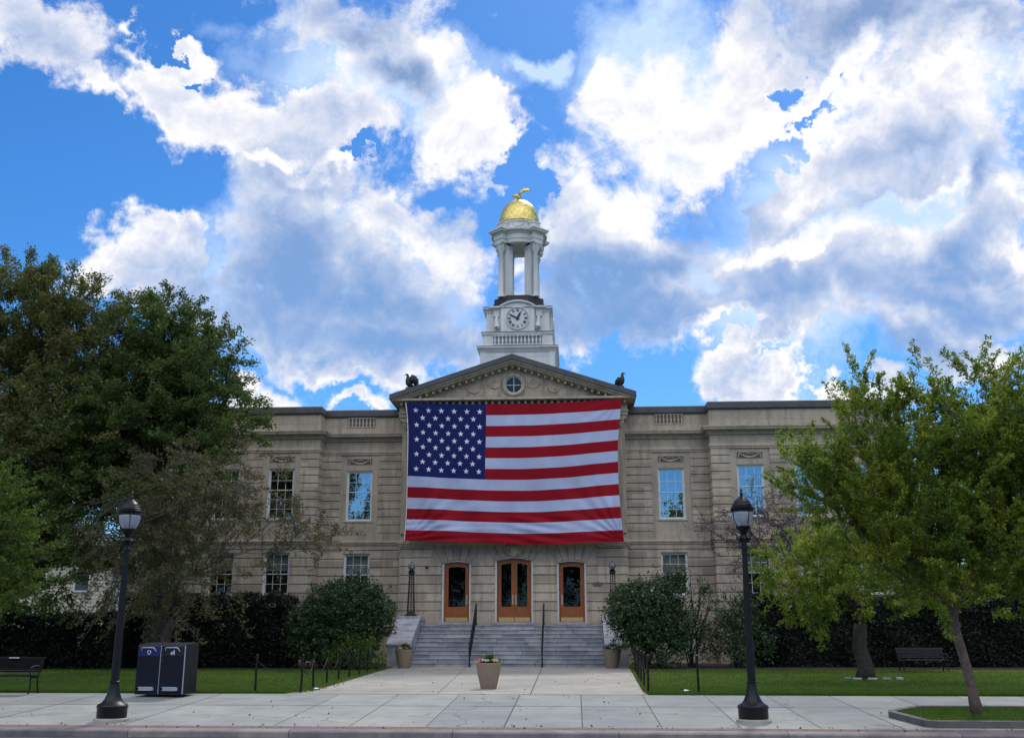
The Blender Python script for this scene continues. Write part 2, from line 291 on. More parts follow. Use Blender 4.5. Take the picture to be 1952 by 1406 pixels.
def gold():
    m, nt, b = new_mat("gilded_dome"); v = objco(nt)
    b.inputs['Base Color'].default_value = (.85, .58, .12, 1); b.inputs['Metallic'].default_value = 1
    n = tex_noise(nt, v, 5, 5, .6); lnk(nt, ramp(nt, n, [(.3, (.55, .42, .10)), (.7, (.95, .78, .30))]), b.inputs['Base Color'])
    b.inputs['Roughness'].default_value = .42
    mp = nt.nodes.new('ShaderNodeMapping'); mp.inputs['Scale'].default_value = (1, 1, .3); lnk(nt, v, mp.inputs[0])
    bump(nt, b, tex_noise(nt, mp.outputs[0], 22, 2), .55, .05); return m
M['gold'] = gold()
def granite(name, base, rh=.18, bw=1.15, off=0.):
    m, nt, b = new_mat(name); v = objco(nt)
    gi_ = nt.nodes.new('ShaderNodeNewGeometry'); isl = ramp(nt, gi_.outputs['Random Per Island'], [(0, (.70, .72, .76)), (1, (1.2, 1.18, 1.15))])
    n = tex_noise(nt, v, 55, 6, .8); n2 = tex_noise(nt, v, 1.6, 6, .65)
    c = ramp(nt, n, [(.3, tuple(x * .72 for x in base)), (.7, tuple(x * 1.2 for x in base))])
    c = mixc(nt, 1.0, c, ramp(nt, n2, [(.3, (.55, .56, .62)), (.52, (.95, .95, 1)), (.72, (1.25, 1.22, 1.15))]), 'MULTIPLY')
    c = mixc(nt, 1.0, c, isl, 'MULTIPLY')
    lnk(nt, c, b.inputs['Base Color']); b.inputs['Roughness'].default_value = .8
    bump(nt, b, n, .2, .01); return m
M['granite'] = granite("grey_granite", (.34, .345, .355))
M['granite_warm'] = granite("cheek_granite", (.36, .36, .37))
M['kerb'] = granite("kerb_granite", (.25, .225, .205))
def wood():
    m, nt, b = new_mat("varnished_oak"); v = objco(nt)
    mp = nt.nodes.new('ShaderNodeMapping'); mp.inputs['Scale'].default_value = (14, 14, 1.2); lnk(nt, v, mp.inputs[0])
    n = tex_noise(nt, mp.outputs[0], 2, 8, .7)
    lnk(nt, ramp(nt, n, [(.3, (.17, .046, .011)), (.55, (.31, .092, .02)), (.75, (.41, .14, .034))]), b.inputs['Base Color'])
    b.inputs['Roughness'].default_value = .35; return m
M['wood'] = wood()
def cloth(name, col, var=.1):
    m, nt, b = new_mat(name); v = objco(nt)
    n = tex_noise(nt, v, 1.2, 5, .6)
    lnk(nt, ramp(nt, n, [(.3, tuple(c * (1 - var) for c in col)), (.7, tuple(c * (1 + var) for c in col))]), b.inputs['Base Color'])
    b.inputs['Roughness'].default_value = .85; b.inputs['Specular IOR Level'].default_value = .2
    wv = nt.nodes.new('ShaderNodeTexNoise'); wv.inputs['Scale'].default_value = 90; lnk(nt, v, wv.inputs['Vector'])
    bump(nt, b, wv.outputs['Fac'], .1, .004); return m
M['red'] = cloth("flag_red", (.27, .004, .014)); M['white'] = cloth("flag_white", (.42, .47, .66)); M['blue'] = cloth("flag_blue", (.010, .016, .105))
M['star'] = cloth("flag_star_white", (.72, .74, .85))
def concrete(name, base, slabs=False):
    m, nt, b = new_mat(name); v = objco(nt)
    n = tex_noise(nt, v, 1.1, 8, .65); n2 = tex_noise(nt, v, 40, 5, .75); n3 = tex_noise(nt, v, .25, 3, .5)
    c = ramp(nt, n, [(.3, tuple(x * .78 for x in base)), (.55, base), (.75, tuple(x * 1.13 for x in base))])
    c = mixc(nt, 1.0, c, ramp(nt, n2, [(.3, (.86, .86, .86)), (.7, (1.08, 1.08, 1.08))]), 'MULTIPLY')
    c = mixc(nt, 1.0, c, ramp(nt, n3, [(.35, (.86, .88, .9)), (.65, (1.06, 1.04, 1.0))]), 'MULTIPLY')
    n4 = tex_noise(nt, v, 6, 3, .5)
    c = mixc(nt, ramp(nt, n4, [(.68, (0, 0, 0)), (.74, (.4, .4, .4))]), c, tuple(x * .5 for x in base))
    vo = nt.nodes.new('ShaderNodeTexVoronoi'); vo.inputs['Scale'].default_value = 2.3; lnk(nt, v, vo.inputs['Vector'])     # gum and oil spots
    c = mixc(nt, ramp(nt, vo.outputs['Distance'], [(.035, (.5, .5, .5)), (.06, (0, 0, 0))]), c, tuple(x * .35 for x in base))
    mp = nt.nodes.new('ShaderNodeMapping'); mp.inputs['Scale'].default_value = (.5, 2.2, 1); lnk(nt, v, mp.inputs[0])       # scuffs and tide marks
    c = mixc(nt, ramp(nt, tex_noise(nt, mp.outputs[0], 1.3, 8, .75), [(.52, (0, 0, 0)), (.68, (.45, .45, .45))]), c, tuple(x * .62 for x in base))
    vc = nt.nodes.new('ShaderNodeTexVoronoi'); vc.feature = 'DISTANCE_TO_EDGE'; vc.inputs['Scale'].default_value = .16
    wv = nt.nodes.new('ShaderNodeVectorMath'); wv.operation = 'ADD'; lnk(nt, v, wv.inputs[0])
    wn_ = nt.nodes.new('ShaderNodeTexNoise'); wn_.inputs['Scale'].default_value = 1.6; wn_.inputs['Detail'].default_value = 6; lnk(nt, v, wn_.inputs['Vector']); lnk(nt, wn_.outputs['Color'], wv.inputs[1]); lnk(nt, wv.outputs[0], vc.inputs['Vector'])
    c = mixc(nt, ramp(nt, vc.outputs['Distance'], [(.0012, (.8, .8, .8)), (.003, (0, 0, 0))]), c, tuple(x * .25 for x in base))     # hairline cracks
    if slabs:
        mp = nt.nodes.new('ShaderNodeMapping'); mp.inputs['Location'].default_value = (-.115, -24.95, 0); lnk(nt, v, mp.inputs[0])
        br = nt.nodes.new('ShaderNodeTexBrick'); lnk(nt, mp.outputs[0], br.inputs['Vector']); br.offset = 0
        br.inputs['Scale'].default_value = 1; br.inputs['Brick Width'].default_value = 1.56; br.inputs['Row Height'].default_value = 3.6; br.inputs['Mortar Size'].default_value = 0
        br.inputs['Color1'].default_value = (.86, .88, .89, 1); br.inputs['Color2'].default_value = (1.12, 1.10, 1.07, 1)
        c = mixc(nt, 1.0, c, br.outputs['Color'], 'MULTIPLY')
    lnk(nt, c, b.inputs['Base Color']); b.inputs['Roughness'].default_value = .85
    bump(nt, b, n2, .2, .01); return m
M['sidewalk'] = concrete("sidewalk_concrete", (.31, .32, .30), True)
M['walk'] = concrete("walkway_concrete", (.385, .36, .31))
M['joint'] = simple("pavement_joint", (.06, .058, .055), .95)
M['asphalt'] = simple("asphalt", (.05, .05, .052), .9, 0, .3, 30, .5)
def brickm():
    m, nt, b = new_mat("red_brick_pavers"); v = objco(nt)
    br = nt.nodes.new('ShaderNodeTexBrick'); lnk(nt, v, br.inputs['Vector']); br.inputs['Scale'].default_value = 1
    br.inputs['Brick Width'].default_value = .1; br.inputs['Row Height'].default_value = .2; br.inputs['Mortar Size'].default_value = .006; br.offset = 0
    br.inputs['Color1'].default_value = (.20, .12, .10, 1); br.inputs['Color2'].default_value = (.17, .09, .08, 1); br.inputs['Mortar'].default_value = (.2, .18, .17, 1)
    lnk(nt, br.outputs[0], b.inputs['Base Color']); b.inputs['Roughness'].default_value = .9; return m
M['brick'] = brickm()
def grassm(name, a, c_):
    m, nt, b = new_mat(name); v = objco(nt)
    n = tex_noise(nt, v, .7, 6, .65); n2 = tex_noise(nt, v, 18, 5, .75)
    c = ramp(nt, n, [(.3, a), (.7, c_)])
    c = mixc(nt, 1.0, c, ramp(nt, n2, [(.3, (.6, .6, .6)), (.7, (1.35, 1.35, 1.2))]), 'MULTIPLY')
    c = mixc(nt, ramp(nt, tex_noise(nt, v, 2.4, 6, .7), [(.55, (0, 0, 0)), (.72, (.6, .6, .6))]), c, (.13, .12, .035))
    lnk(nt, c, b.inputs['Base Color']); b.inputs['Roughness'].default_value = .95; b.inputs['Specular IOR Level'].default_value = .1
    bump(nt, b, n2, .6, .04); return m
M['grass'] = grassm("lawn_grass", (.048, .092, .011), (.115, .165, .020))
M['ground'] = grassm("common_ground", (.03, .045, .015), (.05, .07, .02))
M['blade'] = leaf_mat("grass_blade", [(.035, .08, .010), (.065, .13, .018), (.12, .15, .03)], .3, 2.)

# ------------------------------------------------------------------ mesh builder
class MB:
    def __init__(s): s.v = []; s.f = []; s.mi = []; s.m = 0
    def add(s, vs, fs):
        o = len(s.v); s.v += [tuple(p) for p in vs]; s.f += [tuple(i + o for i in f) for f in fs]; s.mi += [s.m] * len(fs); return s
    def box(s, x0, x1, y0, y1, z0, z1):
        return s.add([(x0,y0,z0),(x1,y0,z0),(x1,y1,z0),(x0,y1,z0),(x0,y0,z1),(x1,y0,z1),(x1,y1,z1),(x0,y1,z1)],
                     [(0,3,2,1),(4,5,6,7),(0,1,5,4),(1,2,6,5),(2,3,7,6),(3,0,4,7)])
    def bbox(s, x0, x1, y0, y1, z0, z1, b=.02):
        "box with a chamfered outline"
        P = []
        for (z, k) in ((z0, b), (z0 + b, 0), (z1 - b, 0), (z1, b)):
            P.append([(x0+k+ (b if k==0 else 0)*0, y0+k), (x1-k, y0+k), (x1-k, y1-k), (x0+k, y1-k)])
            P[-1] = [(x, y, z) for x, y in P[-1]]
        vs = sum(P, []); fs = [(3,2,1,0), (12,13,14,15)]
        for r in range(3):
            for i in range(4): a = r*4+i; c = r*4+(i+1) % 4; fs.append((a, c, c+4, a+4))
        return s.add(vs, fs)
    def prism(s, pts, y0, y1, axis='y'):
        "polygon (u,w) extruded: axis y -> (u, y, w); axis x -> (y, u, w); axis z -> (u, w, z)"
        n = len(pts)
        def P(u, w, t): return {'y': (u, t, w), 'x': (t, u, w), 'z': (u, w, t)}[axis]
        vs = [P(u, w, y0) for u, w in pts] + [P(u, w, y1) for u, w in pts]
        fs = [tuple(range(n)), tuple(range(2*n-1, n-1, -1))] + [(i, i+n, (i+1) % n+n, (i+1) % n) for i in range(n)]
        return s.add(vs, fs)
    def lathe(s, prof, c=(0, 0, 0), n=24, a0=0, sx=1, sy=1):
        "profile [(r,z)]"
        vs = []; fs = []
        for r, z in prof:
            for i in range(n):
                a = a0 + 2*math.pi*i/n; vs.append((c[0]+r*math.cos(a)*sx, c[1]+r*math.sin(a)*sy, c[2]+z))
        for k in range(len(prof)-1):
            for i in range(n): a = k*n+i; b = k*n+(i+1) % n; fs.append((a, b, b+n, a+n))
        if prof[0][0] > 1e-6: fs.append(tuple(range(n-1, -1, -1)))
        if prof[-1][0] > 1e-6: fs.append(tuple(range((len(prof)-1)*n, len(prof)*n)))
        return s.add(vs, fs)
    def tube(s, pts, rads, n=8, flat=1.0):
        pts = [Vector(p) for p in pts]
        if isinstance(rads, (int, float)): rads = [rads]*len(pts)
        vs = []; up = Vector((0, 0, 1))
        t0 = (pts[1]-pts[0]).normalized()
        a = t0.cross(up if abs(t0.z) < .9 else Vector((1, 0, 0))).normalized()
        for i, p in enumerate(pts):
            t = (pts[min(i+1, len(pts)-1)]-pts[max(i-1, 0)]).normalized()
            a = (a - t*a.dot(t)).normalized(); b = t.cross(a)
            for k in range(n):
                an = 2*math.pi*k/n; vs.append(p + a*math.cos(an)*rads[i]*flat + b*math.sin(an)*rads[i])
        fs = [(i*n+k, i*n+(k+1) % n, (i+1)*n+(k+1) % n, (i+1)*n+k) for i in range(len(pts)-1) for k in range(n)]
        fs += [tuple(range(n-1, -1, -1)), tuple(range((len(pts)-1)*n, len(pts)*n))]
        return s.add(vs, fs)
    def sweep(s, prof, path, closed=False):
        "profile [(out,z)] swept along a plan path [(x,y)] with mitred corners; out is to the right-hand side of travel"
        n = len(path); P = [Vector((p[0], p[1])) for p in path]; m = len(prof); vs = []
        for i in range(n):
            if closed: a, b = P[i-1], P[(i+1) % n]
            else: a, b = P[max(i-1, 0)], P[min(i+1, n-1)]
            d1 = (P[i]-a).normalized() if (closed or i > 0) else (b-P[i]).normalized()
            d2 = (b-P[i]).normalized() if (closed or i < n-1) else d1
            n1 = Vector((d1.y, -d1.x)); n2 = Vector((d2.y, -d2.x)); nn = (n1+n2); nn = nn/ max(.2, (1+n1.dot(n2)))
            for o, z in prof: q = P[i]+nn*o; vs.append((q.x, q.y, z))
        fs = []
        for i in range(n if closed else n-1):
            for k in range(m):
                a = i*m+k; b = i*m+(k+1) % m; c = ((i+1) % n)*m+(k+1) % m; d = ((i+1) % n)*m+k
                fs.append((a, d, c, b))
        if not closed: fs += [tuple(range(m)), tuple(range((n-1)*m+m-1, (n-1)*m-1, -1))]
        return s.add(vs, fs)
    def build(s, name, mats, parent=None, smooth=False, origin=None):
        me = bpy.data.meshes.new(name)
        vs = s.v
        if origin: vs = [(a-origin[0], b-origin[1], c-origin[2]) for a, b, c in vs]
        me.from_pydata(vs, [], s.f)
        if not isinstance(mats, (list, tuple)): mats = [mats]
        for m in mats: me.materials.append(m)
        if len(mats) > 1: me.polygons.foreach_set('material_index', s.mi)
        bm_ = None
        import bmesh
        bm_ = bmesh.new(); bm_.from_mesh(me); bmesh.ops.recalc_face_normals(bm_, faces=bm_.faces); bm_.to_mesh(me); bm_.free()
        if smooth:
            me.polygons.foreach_set('use_smooth', [True]*len(me.polygons))
            if smooth != 'all':
                me.set_sharp_from_angle(angle=R(38))
        me.update()
        o = bpy.data.objects.new(name, me); COL.objects.link(o)
        if origin: o.location = origin
        if parent: o.parent = parent
        return o
def tag(o, label=None, cat=None, group=None, kind=None):
    if label: o['label'] = label
    if cat: o['category'] = cat
    if group: o['group'] = group
    if kind: o['kind'] = kind
    return o
def thing(name, loc, label, cat, group=None, rz=0):
    o = bpy.data.objects.new(name, None); COL.objects.link(o); o.location = loc; o.rotation_euler = (0, 0, rz); o.empty_display_size = .3
    return tag(o, label, cat, group)
def copy_tree(o, parent=None):
    c = o.copy(); COL.objects.link(c); c.parent = parent
    for ch in [x for x in bpy.data.objects if x.parent == o]: copy_tree(ch, c)
    return c
def rect_ground(name, pts, z, m, kind='structure'):
    b = MB(); b.prism(pts, z-.5, z, 'z'); o = b.build(name, m); o['kind'] = kind; return o

# ------------------------------------------------------------------ ground
CX = -3.05
def swz(y): return min(0.0, -.0435*(27.7-y))
b = MB(); b.add([(-1500,-1500,-.62),(1500,-1500,-.62),(1500,1500,-.62),(-1500,1500,-.62)], [(0,1,2,3)]); tag(b.build('ground', M['ground']), kind='structure')
b = MB(); b.box(-160, 160, 6, 20.72, -.9, -.43); tag(b.build('road', M['asphalt']), kind='structure')
# far side pavement and common under the camera
b = MB(); b.box(-160, 160, -220, 5.8, -.9, -.30); tag(b.build('common_lawn', M['ground']), kind='structure')
KY0, KY1, BY1 = 20.72, 20.98, 21.42
def slab(name, x0, x1, y0, y1, m, lift=0.):
    b = MB(); b.add([(x0,y0,-.9),(x1,y0,-.9),(x1,y1,-.9),(x0,y1,-.9),(x0,y0,swz(y0)+lift),(x1,y0,swz(y0)+lift),(x1,y1,swz(y1)+lift),(x0,y1,swz(y1)+lift)],
                    [(0,3,2,1),(4,5,6,7),(0,1,5,4),(1,2,6,5),(2,3,7,6),(3,0,4,7)])
    return tag(b.build(name, m), kind='structure')
b = MB()
x = -60.0
while x < 60:
    z1 = swz(KY1)+.012; z0 = z1-.03
    b.add([(x+.006,KY0,-.8),(x+3.2-.006,KY0,-.8),(x+3.2-.006,KY1,-.8),(x+.006,KY1,-.8),
           (x+.006,KY0,z0-.015),(x+3.2-.006,KY0,z0-.015),(x+3.2-.006,KY0+.03,z0+.012),(x+.006,KY0+.03,z0+.012),
           (x+3.2-.006,KY1,z1),(x+.006,KY1,z1)],
          [(0,1,5,4),(4,5,6,7),(7,6,8,9),(9,8,2,3),(0,4,7,9,3),(1,2,8,6,5),(0,3,2,1)])
    x += 3.2
tag(b.build('kerb', M['kerb']), kind='structure')
slab('brick_strip', -60, 60, KY1+.004, BY1, M['brick'], .002)
LY0 = 27.5
sw = slab('sidewalk', -60, 60, BY1+.004, LY0, M['sidewalk'])
# joints: sunk dark lines, 3 mm proud strips of dirt filled joint
def joint(b, p, q, w=.012, lift=.003):
    p = Vector(p); q = Vector(q); d = (q-p).normalized(); n = Vector((-d.y, d.x))*w
    P = [p+n, p-n, q-n, q+n]; b.add([(a.x, a.y, swz(a.y)+lift) for a in P], [(0,1,2,3)])
b = MB()
for k in range(-24, 26):
    xk = .115+1.56*k
    if k < -3 and k % 2: continue
    joint(b, (xk+random.uniform(-.01,.01), BY1+.01), (xk, LY0-.01), random.uniform(.007, .014))
joint(b, (-60, 24.95), (60, 24.95), .016)
o = b.build('pavement_joints', M['joint']); o['kind'] = 'structure'
# walkway up to the stairs
WL0, WR0, WL1, WR1 = -7.0, 1.72, -8.15, 2.35
wp = [(WL0-.55, LY0+.003), (WR0+.1, LY0+.003), (WR0+.05, LY0+1.2), (WR1, 47.6), (WL1, 47.6), (WL0-.12, 29.0), (WL0-.28, 28.2)]
b = MB(); b.prism(wp, -.5, .002, 'z'); tag(b.build('walkway', M['walk']), kind='structure')
b = MB()
def jl(p, q, w=.014):
    p = Vector(p); q = Vector(q); d = (q-p).normalized(); n = Vector((-d.y, d.x))*w
    b.add([(a.x, a.y, .006) for a in (p+n, p-n, q-n, q+n)], [(0,1,2,3)])
jl((-1.18, LY0+.05), (-1.5, 47.3)); jl((-3.6, LY0+.05), (-4.87, 47.3), .009)
for yy in (31.5, 36, 41): jl((WL0-.3-(yy-29)*.055, yy), (WR0+(yy-29)*.03, yy), .006)
b.build('walkway_joints', M['joint'])['kind'] = 'structure'
for nm, pts in (('lawn', [(-60, LY0+.004), (WL0-.55, LY0+.004), (WL0-.28, 28.2), (WL0-.12, 29.0), (WL1, 47.6), (WL1-.3, 52.3), (-60, 52.3)]),
                ('lawn', [(60, LY0+.004), (60, 52.3), (WR1+.3, 52.3), (WR1, 47.6), (WR0+.05, LY0+1.2), (WR0+.1, LY0+.004)])):
    b = MB(); b.prism(pts, -.5, .015, 'z'); tag(b.build(nm, M['grass']), kind='structure')
rect_ground('rear_yard', [(-70, 52.32), (70, 52.32), (70, 100), (-70, 100)], -.03, M['ground'])
rect_ground('planting_bed', [(-24, 43.5), (-8.6, 43.7), (-8.6, 52.2), (-24, 52.2)], .035, M['soil'])
rect_ground('planting_bed', [(24, 45.4), (24, 52.2), (2.75, 52.2), (2.75, 44.6)], .035, M['soil'])

# ------------------------------------------------------------------ town hall
hall = thing('town_hall', (0, 0, 0), "two storey tan limestone civic building with pediment, white clock tower and gold dome", 'town hall')
YP, YI, YO = 51.5, 52.4, 51.4
XP = 5.7; XI = 9.98; XE = 19.5        # half widths: pavilion, inner wing, outer wing end

def rust(b, x0, x1, z0, z1, Y, h, ops, depth, zoff=0.0, g=.040, rec=.05, endl=False, endr=False):
    "rusticated coursed masonry; ops = openings (x0,x1,z0,z1); material 0 stone, 1 groove"
    def bands(za, zb, yy, mi, inset):
        brk = sorted({za, zb} | {z for o in ops for z in (o[2], o[3]) if za < z < zb})
        for a, c in zip(brk[:-1], brk[1:]):
            if c-a < 1e-4: continue
            cur = x0 + (inset if endl else 0); xe = x1 - (inset if endr else 0)
            for o in sorted(ops):
                if o[2] < c-1e-5 and o[3] > a+1e-5:
                    if o[0] > cur: b.m = mi; b.box(cur, min(o[0], xe), yy, Y+depth, a, c)
                    cur = max(cur, o[1])
            if cur < xe: b.m = mi; b.box(cur, xe, yy, Y+depth, a, c)
    k = math.floor((z0-zoff)/h); z = zoff+k*h
    while z < z1-1e-6:
        a, c = max(z+g/2, z0), min(z+h-g/2, z1)
        if c > a: bands(a, c, Y, 0, 0)
        ga, gc = max(z+h-g/2, z0), min(z+h+g/2, z1)
        if gc > ga and z+h < z1: bands(ga, gc, Y+rec, 1, rec)
        if z < z0 < z+g/2: pass
        z += h

def mirror(x): return 2*CX-x
UW, UZ0, UZ1 = .68, 7.04, 9.63       # upper window half width, sill, head
LW, LZ0, LZ1 = .67, 3.27, 5.38
BZ0, BZ1 = .55, 1.55
offs_in, offs_out = [8.05], [11.9, 14.75, 17.6]
wall_top = 12.45
for sgn in (-1, 1):
    for seg, (a, e, Y, offs, dep) in (('inner', (XP, XI, YI, offs_in, .7)), ('outer', (XI, XE, YO, offs_out, 1.4))):
        xa, xe = sorted((CX+sgn*a, CX+sgn*e))
        low = [(CX+sgn*o-LW, CX+sgn*o+LW, LZ0, LZ1) for o in offs] + [(CX+sgn*o-.6, CX+sgn*o+.6, BZ0, BZ1) for o in offs]
        pan = [(CX+sgn*o-.99, CX+sgn*o+.99, 6.42, 10.46) for o in offs]
        b = MB()
        el = (seg == 'outer'); rust(b, xa, xe, 2.15, 5.66, Y, .43, low, dep, -.05+.0, endl=el, endr=el)
        rust(b, xa, xe, 6.42, 10.46, Y, .41, pan, dep, -.14, endl=el, endr=el)
        # plinth with basement windows
        b.m = 2
        def plain(z0, z1, yy, ops=()):
            brk = sorted({z0, z1} | {z for o in ops for z in (o[2], o[3]) if z0 < z < z1})
            for p, q in zip(brk[:-1], brk[1:]):
                cur = xa
                for o in sorted(ops):
                    if o[2] < q-1e-5 and o[3] > p+1e-5: b.box(cur, o[0], yy, Y+dep, p, q); cur = o[1]
                b.box(cur, xe, yy, Y+dep, p, q)
        plain(-.3, 2.15, Y-.06, low)
        plain(5.66, 5.80, Y+.0); plain(6.05, 6.42, Y+.02)
        plain(10.46, 12.45, Y+.02)
        # window surrounds of the upper floor: smooth jambs and apron
        for o in offs:
            c = CX+sgn*o
            b.box(c-.99, c-UW, Y+.035, Y+dep, 6.42, 10.46); b.box(c+UW, c+.99, Y+.035, Y+dep, 6.42, 10.46)
            b.box(c-UW, c+UW, Y+.035, Y+dep, 6.42, UZ0); b.box(c-UW, c+UW, Y+.035, Y+dep, UZ1, 9.9)
            b.box(c-UW, c+UW, Y+.075, Y+dep, 9.9, 10.28); b.box(c-UW, c+UW, Y+.035, Y+dep, 10.28, 10.46)
        b.build('wing_wall', [M['lime'], M['groove'], M['lime_plain']], hall)
# string courses, cornices, coping for both wings
def wing_path(sgn, back=62.0):
    p = [(CX-XE, back), (CX-XE, YO), (CX-XI, YO), (CX-XI, YI), (CX-XP+.02, YI)]
    if sgn > 0: p = [(mirror(x), y) for x, y in reversed(p)]
    return p
PROF = {
 'string_course': [(0,5.80),(.05,5.80),(.05,5.87),(.10,5.90),(.10,5.97),(.035,6.0),(.035,6.05),(0,6.05)],
 'moulding': [(0,10.46),(.035,10.46),(.035,10.53),(.07,10.56),(.07,10.62),(.03,10.66),(.03,10.74),(0,10.74)],
 'cornice': [(0,11.16),(.06,11.16),(.08,11.24),(.16,11.30),(.16,11.36),(.34,11.37),(.36,11.44),(.40,11.50),(.40,11.55),(.05,11.60),(0,11.60)],
 'parapet_band': [(0,11.60),(.025,11.60),(.025,11.86),(0,11.875)],
}
for sgn in (-1, 1):
    for nm, pr in PROF.items():
        b = MB(); b.sweep(pr, wing_path(sgn)); b.build(nm, M['lime_trim'], hall)
    b = MB(); b.sweep([(-.35,12.46),(.06,12.46),(.10,12.52),(.10,12.80),(.06,12.85),(-.35,12.85)], wing_path(sgn)); b.build('coping', M['coping'], hall)
    # flank and rear masonry of the wing, roof deck
    xa, xe = sorted((CX+sgn*XE, CX+sgn*(XP-.5)))
    b = MB(); xo = CX+sgn*XE; b.box(min(xo, xo-sgn*.6), max(xo, xo-sgn*.6), YO+1.403, 62, -.3, 12.45)
    b.box(xa, xe, 61.4 if False else 62.003, 62.6, -.3, 12.45); b.build('flank_wall', M['lime_plain'], hall)
    b = MB(); xi = CX+sgn*(XE-.62); xa, xe = sorted((xi, CX+sgn*(XP-.5))); b.box(xa, xe, YI+.72, 62, 11.9, 12.1); b.build('flat_roof', M['roof'], hall)
    # near-black sheet standing in for the unlit rooms behind the windows
    b = MB(); b.box(xa, xe, YI+1.6, YI+1.7, -.3, 11.8); b.build('unlit_room_sheet', M['dark'], hall)

# baluster panels on the inner wings' parapet
for sgn in (-1, 1):
    c = CX+sgn*8.05; b = MB(); b.m = 1; b.box(c-.74, c+.74, YI+.012, YI+.02, 11.93, 12.42); b.m = 0  # dark backing painted in for the shade between the balusters
    for z0, z1 in ((11.90, 11.95), (12.40, 12.45)): b.box(c-.76, c+.76, YI-.03, YI+.012, z0, z1)
    for k in range(8):
        x = c-.66+k*1.32/7
        b.lathe([(.045,11.95),(.045,11.99),(.025,12.02),(.055,12.10),(.05,12.17),(.025,12.26),(.03,12.33),(.045,12.36),(.045,12.40)], (x, YI-.01, 0), 8, 0, 1, .6)
    b.build('baluster_panel', [M['lime_trim'], M['groove']], hall, smooth=True)
# carved garland panels
def garland(c, Y):
    b = MB()
    x0, x1, z0, z1 = c-UW+.02, c+UW-.02, 9.9, 10.28
    for q in ((x0,x1,z0,z0+.03),(x0,x1,z1-.03,z1)): b.box(q[0],q[1],Y+.03,Y+.078,q[2],q[3])
    for q in ((x0,x0+.03,z0+.03,z1-.03),(x1-.03,x1,z0+.03,z1-.03)): b.box(q[0],q[1],Y+.03,Y+.078,q[2],q[3])
    P = [(c+u*.5, Y+.055, 10.2-.2*(1-u*u)) for u in np.linspace(-1, 1, 13)]
    b.tube(P, [.022+.034*(1-abs(u)) for u in np.linspace(-1, 1, 13)], 6)
    for k in (-1, 1):
        b.tube([(c+k*.52, Y+.055, 10.2), (c+k*.56, Y+.055, 10.08), (c+k*.54, Y+.055, 9.95)], [.03, .035, .012], 6)
        b.tube([(c+k*.5, Y+.055, 10.2), (c+k*.4, Y+.055, 10.24), (c+k*.28, Y+.055, 10.19)], [.02, .022, .01], 5)
    for k in range(5): b.lathe([(.0,-.04),(.04,-.02),(.045,.01),(0,.04)], (c+(k-2)*.085, Y+.06, 10.17+.03*(2-abs(k-2))*.5), 6)
    b.m = 1; b.box(x0+.03, x1-.03, Y+.0745, Y+.08, z0+.03, z1-.03)  # dark ground painted in for the shade behind the carving
    return b.build('garland_panel', [M['lime_trim'], M['groove']], hall, smooth=True)
for sgn in (-1, 1):
    for o in offs_in: garland(CX+sgn*o, YI)
    for o in offs_out: garland(CX+sgn*o, YO)

# ---- windows (built once, copied with their sub-parts)
def make_window(w, z0, z1, cols, rows_top, rows_bot, glass, blind=0.0, meet=.5, trim=.07):
    b = MB(); H = z1-z0; t = trim
    b.box(-w, -w+t, 0, .14, 0, H); b.box(w-t, w, 0, .14, 0, H); b.box(-w+t, w-t, 0, .14, H-t, H); b.box(-w+t, w-t, 0, .14, 0, t*.8)
    for s_ in (-1, 1): b.box(min(s_*w, s_*(w-.035)), max(s_*w, s_*(w-.035)), -.03, 0, 0, H)
    b.box(-w+.035, w-.035, -.03, 0, H-.035, H)
    win = b.build('window', M['white_paint'], hall)
    b = MB(); zm = t*.8+(H-1.8*t)*meet
    iw = w-t
    def sash(y, a, c, rows):
        s_ = .045
        b.box(-iw, -iw+s_, y, y+.04, a, c); b.box(iw-s_, iw, y, y+.04, a, c); b.box(-iw+s_, iw-s_, y, y+.04, a, a+s_); b.box(-iw+s_, iw-s_, y, y+.04, c-s_, c)
        for k in range(1, cols): x = -iw+2*iw*k/cols; b.box(x-.011, x+.011, y+.005, y+.035, a+s_, c-s_)
        for k in range(1, rows): z = a+(c-a)*k/rows; b.box(-iw+s_, iw-s_, y+.008, y+.032, z-.011, z+.011)
    sash(.035, zm-.02, H-t, rows_top); sash(.08, t*.8, zm+.025, rows_bot)
    b.build('sash', M['white_paint'], win)
    b = MB(); b.add([(-iw,.055,zm),(iw,.055,zm),(iw,.055,H-t),(-iw,.055,H-t)], [(0,1,2,3)]); b.add([(-iw,.10,t*.8),(iw,.10,t*.8),(iw,.10,zm),(-iw,.10,zm)], [(0,1,2,3)])
    b.build('glass', glass, win)
    b = MB(); b.bbox(-w-.09, w+.09, -.13, .0 if False else -.031, -.09, -.003, .012); b.build('sill', M['lime_trim'], win)
    if blind > 0:
        b = MB(); zb = H-t-(H-1.8*t)*blind; b.box(-iw+.02, iw-.02, .24, .25, zb, H-t); b.build('blind', M['blind'], win)
    b = MB(); b.box(-w, w, .66, .68, 0, H); b.build('backing', M['dark'], win)
    return win
def place(win, c, Y, z, first): 
    w_ = win if first else copy_tree(win, hall)
    w_.location = (c, Y+.12, z); return w_
upw = make_window(UW, UZ0, UZ1, 3, 2, 3, M['glass'], 0, .585)
upw2 = make_window(UW, UZ0, UZ1, 3, 2, 3, M['glass'], 0, .53)
low = make_window(LW, LZ0, LZ1, 3, 2, 2, M['glass_low'], .42)
low2 = make_window(LW, LZ0, LZ1, 3, 2, 2, M['glass_low'], .52)
bas = make_window(.6, BZ0, BZ1, 3, 1, 1, M['glass_low'], 0)
fu = {0: True, 1: True}; fl = {0: True, 1: True}; fb = True
i = 0
